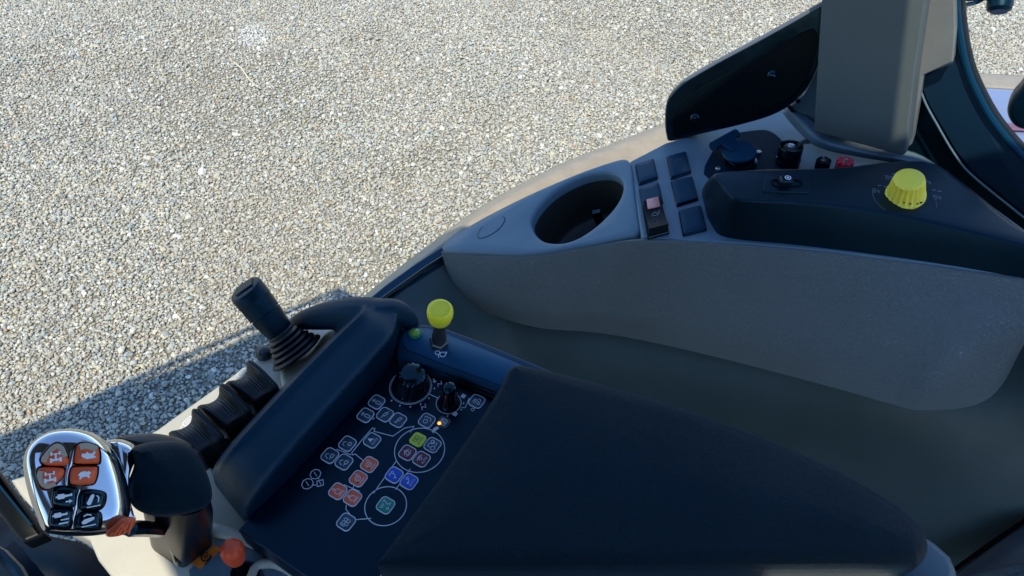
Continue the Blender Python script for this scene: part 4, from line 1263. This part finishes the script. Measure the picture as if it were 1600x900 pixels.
def key(px_, py_, icon, fill, lab=None, s=.0146, line='print', box=True):
    c = KF.uv(px_, py_)
    mb = MB()
    h = .0009
    pillow(mb, KF, rrect(*c, s, s, s * .26, 4), [(0, -.0002), (0, h - .0002), (.0004, h)], 0, steps=1)
    if box:
        mb.ribbon(KF, rrect(*c, s, s, s * .26, 4), .0008, -.0002, h + .0002, 1, closed=True)
    k = s * .5
    T = lambda q: [(c[0] + x * k, c[1] + y * k) for x, y in q]
    w = .00055
    for it in ICON[icon]:
        ty = it[0]
        if ty in 'lc':
            mb.ribbon(KF, T(it[1]), w, h - .0001, h + .0002, 1, closed=ty == 'c')
        elif ty == 'p':
            mb.poly(KF, T(it[1]), h - .0001, h + .0002, 1)
        elif ty == 'r':
            mb.poly(KF, T(it[1]), h - .0001, h + .0002, 3)
        elif ty == 'k':
            mb.poly(KF, T(it[1]), h - .0001, h + .0002, 2)
        elif ty == 'K':
            mb.ribbon(KF, T(it[1]), w, h - .0001, h + .0002, 2, closed=True)
        else:
            v, f = text_tris(it[1])
            mb.add([KF(c[0] + (it[2] + x * it[4]) * k, c[1] + (it[3] + y * it[4] * 1.15) * k, h + .0003) for x, y in v], f, 2 if ty == 'T' else 1)
    o = mb.build("key", [fill, M[line], M['k_black'], M['k_wine']], panel, smooth=30, weld=False)
    if lab:
        o['label'] = lab
    return o
D = M['k_dark']
for px_, py_, ic in ((588.7, 628.7, 'cyl_up'), (571.3, 649.3, 'cyl_dn'), (601.7, 648.3, 'cyl_l'), (622.3, 657, 'cyl_r'), (667, 657.7, 'circ_wave'), (745, 627.7, 'plough'), (581.7, 688.7, 'nav'), (543, 693.7, 'loop_red'), (515.7, 712.3, 'loop'), (537.7, 722.3, 'loop'), (541, 816, 'fan'), (676, 696, 'tractor')):
    key(px_, py_, ic, D)
for px_, py_, ic in ((577.3, 726.3, 'pressA'), (560, 748.3, 'pressA'), (528, 768, 'pressB'), (551, 778.3, 'pressB')):
    key(px_, py_, ic, M['k_orange'], "orange key")
key(653, 687.3, 'pto_auto', M['k_lime'], "lime yellow AUTO key", box=False)
key(636.7, 708, 'axle', M['k_wine'], "dark red key"); key(658.7, 718, 'axle_auto', M['k_wine'], "dark red AUTO key")
key(616, 742.7, 'hitch', M['k_blue'], "blue key"); key(639.3, 753, 'hitch_auto', M['k_blue'], "blue AUTO key")
key(602.7, 790, 'suspend', M['k_green'], "green key")
key(693, 660, 'screen', M['k_grey'], "grey warning key", s=.0128, box=False)
mb = MB(); mb.lathe(KF.hit(686.5, 661.5, .0008), (0, 0, 1), [(.0019, 0), (.0017, .0007), (.0008, .0012)], 12)
mb.build("indicator_led", M['led'], panel)

# knob plate behind the panel
NZ = 2.056
NF = AZ(NZ)
mb = MB()
pp = [(621, 560), (620, 535), (626, 517), (640, 508), (662, 506), (690, 510), (740, 528), (800, 553), (870, 582), (980, 632), (960, 680), (840, 640), (772, 608), (700, 581)]
pillow(mb, NF, NF.uvs(pp), [(0, -.06), (0, -.003), (.001, -.001), (.003, 0)], steps=1)
kp = mb.build("knob_plate", M['blank'], arm, smooth=40)
mb = MB()
pp = [(636, 547), (627, 532), (632, 519), (647, 513), (668, 514), (700, 524), (750, 544), (810, 569), (850, 590), (812, 615), (770, 598), (700, 572)]
pillow(mb, NF, NF.uvs(pp), [(0, -.001), (0, .0008), (.0005, .0012)], steps=1)
mb.build("plate_insert", mat("insert_blue_grey", (.010, .060, .135), .4, spec=.35, tint=(.3, .8, 1)), kp, smooth=40)
for off, r_ in ((0, .0022), (7, .0016)):
    mb = MB(); mb.tube([P(x, y + off, 2.05 - off * .0008) for x, y in ((619, 552), (700, 584), (790, 620))], r_, 8); mb.build("edge_groove", M['gloss'], kp)
mb = MB()
q = NF.uv(692, 555)
mb.ribbon(NF, circ(q[0], q[1], .0032, 10), .0009, .0012, .0016, closed=True)
mb.ribbon(NF, circ(q[0] - .001, q[1] + .0062, .0026, 8), .0009, .0012, .0016, closed=True)
mb.ribbon(NF, [(q[0] - .006, q[1] + .001), (q[0] - .003, q[1] + .004)], .0009, .0012, .0016)
mb.ribbon(NF, [(q[0] + .003, q[1] - .003), (q[0] + .005, q[1] - .001)], .0012, .0012, .0016)
mb.build("drive_symbol", M['print'], kp)
o_ = NF.hit(649, 522, .0008)
mb = MB(); mb.lathe(o_, (0, 0, 1), [(.0072, 0), (.0074, .0016), (.0066, .0024), (.0058, .0016)], 28); lr = mb.build("indicator_lamp", M['k_green'], arm)
mb = MB(); mb.lathe(o_ + Vector((0, 0, .0012)), (0, 0, 1), [(.0060, 0), (.0055, .0014), (.003, .0026), (.001, .0029)], 28); mb.build("lens", M['lime_lamp'], lr)

# elbow pad
PZ = 2.10
AF2 = Frame(P(1000, 760, PZ), (0, -.13, 1), tuple(RD))
ppx = [(604, 886), (587, 883), (590, 870), (620, 828), (680, 746), (740, 660), (777, 602), (790, 575), (801, 562), (831, 561), (902, 577), (1003, 605), (1104, 637), (1207, 675), (1310, 720), (1396, 768), (1444, 805), (1462, 832), (1464, 857), (1452, 875), (1426, 883), (1300, 884), (1100, 885), (900, 886), (700, 887)]
pw = [.25, .15, .2, .3, .3, .3, .3, .3, .5, .8, 1, 1, 1, 1, 1, 1, 1, 1, .9, .8, .7, .7, .7, .7, .6]
p2 = [tuple(p) for p in spline(AF2.uvs(ppx), 3, True)]
wt = np.array([float(v[0]) for v in spline([(w_,) for w_ in pw], 3, True)])
mb = MB()
cushion(mb, AF2, p2, [(.004, -.060), (0, -.050), (0, -.024), (.0015, -.015), (.0055, -.0085), (.0115, -.0035), (.019, -.0008), (.027, 0)], .004, .03, .012, wt=wt)
mb.build("elbow_pad", M['pad'], arm, smooth=50)
mb = MB()
EF = AZ(2.045)
epx = [(1360, 960), (1360, 862), (1400, 840), (1432, 820), (1468, 843), (1494, 866), (1504, 890), (1502, 960)]
pillow(mb, EF, EF.uvs(epx), [(.003, -.07), (0, -.02), (.001, -.010), (.005, -.003), (.012, 0)], steps=1)
mb.build("pad_carrier", mat("carrier_plastic", (.055, .095, .125), .40, bump=('noise', 1200, .3), var=.06), arm, smooth=60)

mb = MB()
pillow(mb, AZ(2.046), AZ(2.046).uvs([(560, 960), (600, 880), (1000, 872), (1400, 870), (1425, 884), (1395, 930), (1380, 960)]), [(.002, -.07), (0, -.01), (.001, -.003), (.003, 0)], steps=1)
mb.build("carrier_edge", M['cream'], arm, smooth=40)

# push button on the cream edge
mb = MB(); o_ = A0.hit(414, 553)
mb.lathe(o_, (0, 0, 1), [(.0105, 0), (.0105, .003), (.0094, .0044), (.0090, .0038), (.0082, .0052), (.0054, .0066), (.0020, .007)], 28)
mb.build("push_button", mat("button_grey", (.022, .030, .038), .35), arm, smooth=50)

# ------------------------------------------------------------------ knobs on the panel
t = thing("large_panel_knob", KF.hit(641, 605), "large black fluted rotary knob at the corner of the keypad", "rotary knob")
kb, kt = KF.hit(641.5, 605), P(644, 582, KZ + .029)
mb = MB(); mb.lathe(kb, kt - kb, [(.0192, .0006), (.0194, .003), (.0186, .005), (.0166, .020), (.0160, .0225), (.0140, .0262), (.010, .0282), (.004, .029)], 112, flutes=16, fdepth=.0011, fr=(.004, .0255))
mb.build("knob_body", M['gloss'], t, smooth=45)
t = thing("small_panel_knob", KF.hit(701, 630), "small narrow black rotary knob beside the large one", "rotary knob")
kb, kt = KF.hit(701, 630), P(702.5, 603, KZ + .034)
mb = MB(); mb.lathe(kb, kt - kb, [(.0112, .0006), (.0112, .003), (.0104, .004), (.0082, .026), (.0078, .029), (.0062, .0325), (.003, .034)], 84, flutes=14, fdepth=.0007, fr=(.0035, .0275))
mb.build("knob_body", M['gloss'], t, smooth=45)

t = thing("yellow_push_pull_knob", NF.hit(686, 541), "yellow mushroom push-pull knob on a short stem", "push-pull knob")
kb, kt = NF.hit(685.5, 537), P(688, 482, NZ + .066)
ax = (kt - kb).normalized()
mb = MB(); mb.lathe(kb, ax, [(.0105, .0005), (.0105, .006), (.0092, .0075)], 6); mb.build("hex_nut", mat("nut_metal", (.16, .165, .16), .4, .8), t, smooth=20)
mb = MB(); mb.lathe(kb, ax, [(.0078, .006), (.0078, .018), (.0066, .021), (.0062, .050)], 24); mb.build("stem", mat("stem_metal", (.10, .10, .095), .4, .7), t)
mb = MB(); mb.lathe(kb, ax, [(.0070, .044), (.0098, .0445), (.0118, .048), (.0134, .055), (.0137, .060), (.0132, .0645), (.0118, .0668), (.0100, .0672), (.0094, .0664), (.006, .0666)], 48)
mb.build("knob_cap", M['yellow2'], t, smooth=50)

# ------------------------------------------------------------------ hydraulic levers
fx = [(394, 562.5), (387, 562.5), (384.5, 570), (384, 579), (379.5, 587), (369, 592.5), (357, 594), (351.5, 598)]
fz = [2.064, 2.070, 2.062, 2.052, 2.050, 2.055, 2.064, 2.060]
bk = [(433, 600), (430, 603), (425, 607), (419, 611), (412, 615), (405, 619), (399, 623), (394, 628)]
bz = [2.056, 2.060, 2.060, 2.058, 2.057, 2.058, 2.060, 2.056]
def lever(label):
    t = thing("hydraulic_lever", P(405, 610, 2.0), label, "lever", "ribbed paddle levers in a row on the armrest")
    F = [P(*p, z) for p, z in zip(fx, fz)]; Bk = [P(*p, z) for p, z in zip(bk, bz)]
    Mid = [f_.lerp(b_, .45) + Vector((0, 0, .003)) for f_, b_ in zip(F, Bk)]
    rows = [spline(r, 4) for r in (F, Mid, Bk)]
    cols = [spline([r[j] for r in rows], 5) for j in range(len(rows[0]))]
    g = [[Vector(cols[j][i]) for j in range(len(cols))] for i in range(len(cols[0]))]
    mb = MB()
    drop = lambda r, dz, sh: [q + Vector((0, 0, dz)) + sh for q in r]
    z3 = Vector((0, 0, 0))
    bdir = (Bk[3] - F[3]).normalized()
    body = [drop(g[0], -.030, bdir * .012), drop(g[0], -.004, bdir * .0015), drop(g[0], -.0008, bdir * .0002)] + g[1:-1] + [drop(g[-1], -.0006, z3), drop(g[-1], -.003, bdir * .0015), drop(g[-1], -.035, z3)]
    rings = [[b_ for b_ in r] for r in body]
    mb.grid(rings)
    n = len(rings[0])
    for j in (0, n - 1):
        ed = [r[j] for r in rings]
        cen_ = sum(ed, Vector()) / len(ed) + Vector((0, 0, -.02))
        mb.add(ed + [cen_], [(i, i + 1, len(ed)) for i in range(len(ed) - 1)])
    mb.build("paddle", M['rubber'], t, smooth=50, bevel=.0008)
    mb = MB()
    for k in range(3, 27, 2):
        mb.tube([g[i][k] + Vector((0, 0, .0001)) for i in range(1, len(g) - 1)], .00045, 5)
    mb.build("grip_ribs", M['gloss'], t)
    mb = MB()
    q = AZ(2.025).uvs([(401, 640), (434, 607), (456, 621), (421, 661)])
    pillow(mb, AZ(2.025), rc(q, .002), [(0, -.03), (0, -.001), (.0012, 0)], steps=1)
    mb.build("slider_block", M['gloss'], t)
    mb = MB()
    e0, e1 = P(396, 629, 2.05), P(352, 598, 2.055)
    mb.tube([e0 + Vector((0, 0, -.004)), e0.lerp(e1, .5) + Vector((0, 0, -.001)), e1 + Vector((0, 0, -.004))], .0013, 8)
    mb.build("edge_bead", M['gloss'], t)
    return t
def copy_tree(o, d):
    c = o.copy(); COL.objects.link(c)
    c.location = o.location + d
    for ch in o.children:
        k = ch.copy(); COL.objects.link(k); k.parent = c
        k.matrix_parent_inverse = ch.matrix_parent_inverse.copy()
    return c
lv1 = lever("ribbed black paddle lever nearest the joystick")
bpy.context.view_layer.update()
tip = P(393, 563, 2.066)
for p_, lab in (((350, 599), "ribbed black paddle lever in the middle of the row of three"), ((307, 638), "ribbed black paddle lever nearest the chrome handle")):
    c = copy_tree(lv1, P(*p_, 2.066) - tip)
    c['label'] = lab

# ------------------------------------------------------------------ joystick
t = thing("joystick", P(462, 560, 2.02), "black cylindrical joystick leaning forward out of a rubber bellows", "joystick")
jb, jt = P(466, 554, 2.020), P(383, 451, 2.088)
ax = (jt - jb).normalized(); Ln = (jt - jb).length
prof = []
nr = 5
for k in range(nr):
    s = k / nr
    R0 = .0325 - .0155 * s ** .8; h = Ln * .31 * s
    prof += [(R0 - .0045, h), (R0 - .0012, h + .0012), (R0, h + .003), (R0 - .0012, h + .0048), (R0 - .0045, h + .006)]
prof += [(.0150, Ln * .31), (.0158, Ln * .31 + .002), (.0148, Ln * .31 + .004), (.012, Ln * .31 + .006)]
mb = MB(); mb.lathe(jb, ax, prof, 40); mb.build("bellows", M['rubber'], t, smooth=50)
mb = MB()
mb.lathe(jb, ax, [(.0120, Ln * .28), (.0145, Ln * .32), (.0160, Ln * .42), (.0183, Ln * .62), (.0168, Ln * .623), (.0168, Ln * .637), (.0186, Ln * .638), (.0190, Ln * .8), (.0196, Ln - .016)], 40, cap1=False)
# slanted top
x_ = (Vector((1, 0, 0)) - ax * ax.x).normalized(); y_ = ax.cross(x_)
ring0 = [jb + ax * (Ln - .016) + x_ * (.0196 * math.cos(2 * math.pi * k / 40)) + y_ * (.0196 * math.sin(2 * math.pi * k / 40)) for k in range(40)]
tl = (P(360, 470, 2.13) - jt); tl -= ax * tl.dot(ax); tl.normalize()
def topring(s, h):
    out = []
    for q in ring0:
        r_ = q - (jb + ax * (Ln - .016))
        out.append(jb + ax * (Ln + h - .004 * 0 - .22 * 0 + r_.dot(tl) * -.25) + r_ * s)
    return out
mb.rings([ring0, topring(1.0, -.003), topring(.97, -.0005), topring(.90, .0006)], cap0=False, cap1=False)
mb.fan(topring(.90, .0006), jb + ax * (Ln + .0006))
jo = mb.build("grip", M['black'], t, smooth=45)
mb = MB()
mb.rings([[jb + ax * (Ln + h) + tl * (a * .010 - .002) + tl.cross(ax) * (b_ * .011) + ax * (-.25 * (a * .010 - .002)) for a, b_ in ((-1, -1), (1, -1), (1, 1), (-1, 1))] for h in (0, .0028)])
mb.build("thumb_button", M['black'], jo, bevel=.001)

# ------------------------------------------------------------------ multi-function handle
hd = thing("multifunction_handle", P(285, 870, 2.0), "chrome faced control handle with eight buttons and dark grip", "control handle")
hc_ = P(122, 758, 2.235)
nv = (EYE - hc_).normalized() + Vector((.09, -.09, -.02))
HFm = Frame(hc_, nv, (1, 0, 0))
head_px = [(36, 728), (40, 706), (52, 690), (72, 677), (96, 671), (122, 671), (146, 677), (167, 690), (184, 710), (196, 738), (204, 768), (207, 796), (200, 820), (182, 834), (152, 840), (118, 841), (90, 839), (68, 833), (58, 812), (48, 785), (40, 756)]
h2_ = [tuple(p) for p in spline(HFm.uvs(head_px), 4, True)]
mb = MB()
pillow(mb, HFm, h2_, [(.016, -.034), (.007, -.027), (.002, -.018), (0, -.010), (.0008, -.0055), (.003, -.0015), (.006, .0015), (.010, .0036)], steps=8, crown=.0022)
head = mb.build("chrome_head", M['chrome'], hd, smooth=60)
hq = np.array(h2_); hcen = hq.mean(0); hR = np.abs(hq - hcen).max(0)
def hh(u, v):
    r = ((u - hcen[0]) / hR[0]) ** 2 + ((v - hcen[1]) / hR[1]) ** 2
    return .0036 + .0022 * max(0, 1 - r * 1.35)
cr5 = lambda pts: [(30 + x / 5, 665 + y / 5) for x, y in pts]
# raised dividing fins of the face
mb = MB()
for pts in ([(445, 150), (420, 210), (400, 300), (375, 380), (370, 470)], [(475, 490), (450, 560), (440, 640), (425, 720), (420, 810)]):
    q = HFm.uvs(cr5(pts), .008)
    mb.tube([HFm(u, v, hh(u, v) - .0008) for u, v in q], [.0008, .0018, .0022, .0018, .0008], 8)
mb.build("face_rib", M['chrome'], head, smooth=60)
btn = [
    ([(295, 140), (340, 160), (375, 240), (385, 290), (350, 312), (210, 310), (172, 270), (185, 235), (245, 165)], 'orange', 'axle', (285, 242), "orange triangular button with a beige rim, upper"),
    ([(150, 345), (200, 325), (330, 332), (352, 362), (335, 405), (270, 470), (215, 497), (165, 470), (142, 400)], 'orange', 'axle', (240, 400), "orange triangular button with a beige rim, lower"),
    ([(455, 155), (500, 137), (590, 152), (622, 185), (628, 270), (600, 298), (450, 296), (432, 270), (442, 190)], 'orange', 'hare', (542, 236), "orange button with a white running hare"),
    ([(430, 326), (590, 322), (610, 345), (598, 420), (560, 460), (420, 460), (397, 430), (402, 360)], 'orange', 'tortoise', (508, 385), "orange button with a white tortoise"),
    ([(290, 492), (340, 480), (420, 487), (450, 512), (448, 600), (428, 638), (330, 638), (268, 608), (272, 535)], 'gloss', 'cyl1', (360, 565), "black button with a cylinder and one arrow"),
    ([(500, 517), (560, 507), (648, 522), (672, 552), (658, 620), (608, 658), (492, 653), (470, 610), (477, 552)], 'gloss', 'arm_up', (575, 585), "black button with a raised arm symbol"),
    ([(255, 662), (300, 647), (388, 652), (416, 690), (403, 780), (368, 805), (272, 798), (238, 768), (241, 702)], 'gloss', 'cyl2', (335, 722), "black button with a cylinder and two lines"),
    ([(475, 692), (520, 670), (598, 672), (636, 702), (632, 788), (598, 812), (472, 810), (443, 780), (448, 732)], 'gloss', 'arm_dn', (540, 740), "black button with a lowered arm symbol"),
]
HI = {
    'axle': [('p', [(-.8, .9), (-.5, .9), (-.5, .6), (.5, .6), (.5, .9), (.8, .9), (.8, .3), (.5, .3), (.5, .45), (.15, .4), (.15, -.35), (.55, -.4), (.55, -.2), (.95, -.2), (.95, -1), (.55, -1), (.55, -.75), (-.55, -.75), (-.55, -1), (-.95, -1), (-.95, -.2), (-.55, -.2), (-.55, -.4), (-.15, -.35), (-.15, .4), (-.5, .45), (-.5, .3), (-.8, .3)])],
    'hare': [('p', [(-1, .1), (-.9, .5), (-.4, .45), (-.2, .7), (.1, .35), (.5, .3), (.9, .65), (1.0, .3), (.7, 0), (1.0, -.3), (.8, -.5), (.3, -.45), (-.2, -.5), (-.6, -.25)])],
    'tortoise': [('p', [(-.9, .1), (-.5, .5), (0, .6), (.5, .4), (.75, .5), (.95, .1), (.7, -.1), (.8, -.6), (.5, -.55), (.3, -.3), (-.3, -.3), (-.5, -.6), (-.75, -.5), (-.6, -.1)])],
    'cyl1': [('p', [(-1, .7), (-.1, .7), (-.1, .5), (.6, .45), (.9, .6), (1, .35), (.85, .15), (.55, .2), (-.1, .1), (-.1, -.05), (-1, -.05), (-1, .15), (-1.3, .25), (-1.3, .4), (-1, .5)]), ('p', [(0, -.5), (.5, -.5), (.5, -.3), (.95, -.6), (.5, -.9), (.5, -.7), (0, -.7)])],
    'cyl2': [('p', [(-1, .9), (-.1, .9), (-.1, .7), (.5, .65), (.7, .8), (.8, .5), (.65, .35), (.45, .4), (-.1, .35), (-.1, .2), (-1, .2), (-1, .4), (-1.3, .45), (-1.3, .6), (-1, .7)]), ('p', [(-.2, -.2), (.9, -.15), (.9, -.35), (-.2, -.35)]), ('p', [(-.5, -.7), (.8, -.7), (.8, -.9), (-.5, -.9)])],
    'arm_up': [('p', [(-.9, -.3), (-.7, -.6), (-.4, -.6), (-.2, -.35), (.3, .75), (.15, 1), (-.2, .9)]), ('p', [(-.9, -.85), (1, -.85), (1, -1.0), (-.9, -1.0)]), ('l', [(.6, .7), (.85, .3), (.75, -.4)])],
    'arm_dn': [('p', [(-.95, -.1), (-.8, -.45), (-.4, -.45), (.8, .0), (.9, .25), (.7, .4), (-.5, .25)]), ('p', [(-.95, -.75), (1, -.75), (1, -.9), (-.95, -.9)]), ('l', [(-.6, .75), (-.1, .95), (.5, .75)])],
}
for pts, mk, ic, ipos, lab in btn:
    px_ = cr5(pts)
    cpx = (sum(p[0] for p in px_) / len(px_), sum(p[1] for p in px_) / len(px_))
    c0 = HFm.uv(*cpx, .008)
    w = hh(*c0)
    q = [tuple(p) for p in spline(HFm.uvs(px_, w + .002), 3, True)]
    cc = np.array(q).mean(0)
    big = [tuple(cc + (np.array(p) - cc) * 1.16) for p in q]
    mb = MB()
    pillow(mb, HFm, big, [(0, w - .006), (0, w + .0002), (.0006, w + .0008), (.0012, w + .0004)], 0, steps=1)
    ob = mb.build("button", M['gloss'], hd, smooth=50)
    ob['label'] = lab
    mb = MB()
    pillow(mb, HFm, q, [(0, w), (0, w + .0018), (.0006, w + .0030), (.0018, w + .0036)], 0, steps=4, crown=.0007 if mk == 'gloss' else .0012)
    mb.build("button_cap", M[mk], ob, smooth=60)
    if ic == 'axle':
        up = ipos[1] < 300
        arc = [(192, 283), (205, 250), (255, 185), (298, 162), (330, 180), (352, 230), (358, 245)] if up else [(172, 355), (160, 395), (185, 445), (220, 472), (262, 462), (280, 452)]
        mb = MB(); a2 = HFm.uvs(cr5(arc), w + .004)
        mb.ribbon(HFm, spline(a2, 4), .0032, w + .0008, w + .0043); mb.build("rim_inlay", M['beige'], ob, bevel=.0005)
    if ic == 'hare':
        mb = MB(); a2 = HFm.uvs(cr5([(475, 172), (510, 162), (560, 168), (605, 186)]), w + .004)
        mb.ribbon(HFm, spline(a2, 4), .0042, w + .0008, w + .0043); mb.build("rim_inlay", M['beige'], ob, bevel=.0005)
    ci = HFm.uv(30 + ipos[0] / 5, 665 + ipos[1] / 5, w + .0045)
    s = .0036 if ic == 'axle' else .0042
    mb = MB()
    for ty, pl_ in HI[ic]:
        rot = R_(8)
        pq = [(ci[0] + s * (x * math.cos(rot) - y * math.sin(rot)), ci[1] + s * (x * math.sin(rot) + y * math.cos(rot))) for x, y in pl_]
        if ty == 'p':
            mb.poly(HFm, pq, w + .003, w + .0052)
        else:
            mb.ribbon(HFm, pq, .0007, w + .003, w + .0052)
    mb.build("icon", M['white'], ob, smooth=0)

# collar and grip
gc = P(268, 752, 2.20)
GF = Frame(gc, (EYE - gc).normalized() + Vector((.15, -.12, .1)), (1, 0, 0))
grip_px = [(206, 703), (222, 694), (250, 690), (280, 690), (302, 700), (318, 722), (331, 752), (335, 778), (326, 794), (305, 803), (278, 809), (248, 810), (224, 804), (208, 793), (201, 775), (202, 752), (210, 728)]
g2_ = [tuple(p) for p in spline(GF.uvs(grip_px), 4, True)]
mb = MB()
cushion(mb, GF, g2_, [(.012, -.05), (.003, -.035), (0, -.015), (.0008, -.009), (.003, -.004), (.006, -.001)], .016, .022, .004)
mb.build("grip", M['pad'], hd, smooth=60)
col_px = [(166, 694), (176, 687), (196, 688), (214, 697), (216, 715), (206, 742), (202, 770), (208, 800), (215, 815), (200, 824), (188, 800), (186, 760), (182, 724)]
CFm = Frame(P(195, 750, 2.205), HFm.n + GF.n, (1, 0, 0))
c2_ = [tuple(p) for p in spline(CFm.uvs(col_px), 4, True)]
mb = MB()
pillow(mb, CFm, c2_, [(.004, -.03), (0, -.015), (.001, -.005), (.004, 0), (.007, .002)], steps=3, crown=.001)
mb.build("chrome_collar", M['chrome'], hd, smooth=60)
mb = MB()
UF = Frame(P(235, 688, 2.185), GF.n, (1, 0, 0))
pillow(mb, UF, [tuple(p) for p in spline(UF.uvs([(172, 690), (188, 682), (212, 678), (240, 677), (268, 681), (292, 689), (304, 700), (290, 715), (240, 715), (200, 705)]), 4, True)], [(.004, -.03), (0, -.015), (.002, -.004), (.006, 0)], steps=3, crown=.002)
mb.build("back_shell", M['rubber'], hd, smooth=60)
# trigger with grooves
TF = Frame(P(192, 826, 2.215), HFm.n, (1, 0, 0))
tpx = [(167, 834), (176, 826), (188, 815), (202, 809), (212, 811), (213, 819), (206, 830), (192, 838), (178, 841), (168, 840)]
mb = MB()
pillow(mb, TF, [tuple(p) for p in spline(TF.uvs(tpx), 3, True)], [(.001, -.014), (0, -.006), (.001, -.002), (.003, 0)], steps=3, crown=.002)
tr = mb.build("trigger", M['orange'], hd, smooth=60)
tr['label'] = "ribbed orange trigger"
mb = MB()
for k in range(4):
    q = TF.uvs([(177 + k * 8, 838 - k * 1.0), (183 + k * 7, 829 - k * 3), (192 + k * 5, 818 - k * 2)], .001)
    mb.tube([TF(*p, .0012) for p in q], .0007, 6)
mb.build("trigger_rib", M['orange'], tr)
# stem
def lvl(pts, z):
    return [P(x, y, z) for x, y in pts]
mb = MB()
st_ = [lvl([(236, 853), (258, 872), (279, 885), (292, 885), (314, 866), (331, 851), (322, 836), (290, 822), (250, 828)], 2.0),
       lvl([(233, 835), (254, 850), (276, 868), (290, 868), (314, 846), (332, 828), (322, 806), (290, 796), (248, 802)], 2.05),
       lvl([(226, 812), (250, 824), (275, 832), (292, 832), (314, 822), (333, 800), (322, 780), (290, 770), (240, 780)], 2.12),
       lvl([(222, 790), (250, 800), (275, 805), (292, 805), (314, 798), (328, 780), (318, 760), (290, 750), (236, 760)], 2.17)]
rows = [spline(r, 3, True) for r in st_]
mb.rings(rows)
STM = mat("stem_black", (0.002, 0.004, 0.007), 0.3, ior=1.16)
mb.build("stem", STM, hd, smooth=60)
mb = MB()
mb.tube(spline([P(272, 845, 2.062), P(274, 860, 2.045), P(279, 880, 2.02)], 4), [.003, .005, .005, .005, .004, .004, .004, .004, .003], 8)
mb.build("stem_fold", M['gloss'], hd, smooth=60)
mb = MB()
mb.tube(spline([P(203, 826, 2.17), P(225, 826, 2.15), P(250, 828, 2.12)], 3), .006, 8); mb.build("switch_arm", M['gloss'], hd)

# orange safety knob
t = thing("orange_lock_knob", P(366, 878, 2.0), "bright orange-red faceted knob beside the handle stem", "knob")
kb, kt = P(376, 888, 2.0), P(362, 858, 2.036)
ax = (kt - kb).normalized()
mb = MB(); mb.lathe(kb, ax, [(.0065, 0), (.005, .008), (.0048, .03)], 18); mb.build("shaft", M['gloss'], t)
mb = MB(); mb.lathe(kb, ax, [(.006, .014), (.0092, .018), (.0112, .027), (.0112, .036), (.0090, .041), (.0050, .043)], 8)
mb.build("knob_head", M['red_knob'], t, smooth=20, bevel=.0022, segs=3)
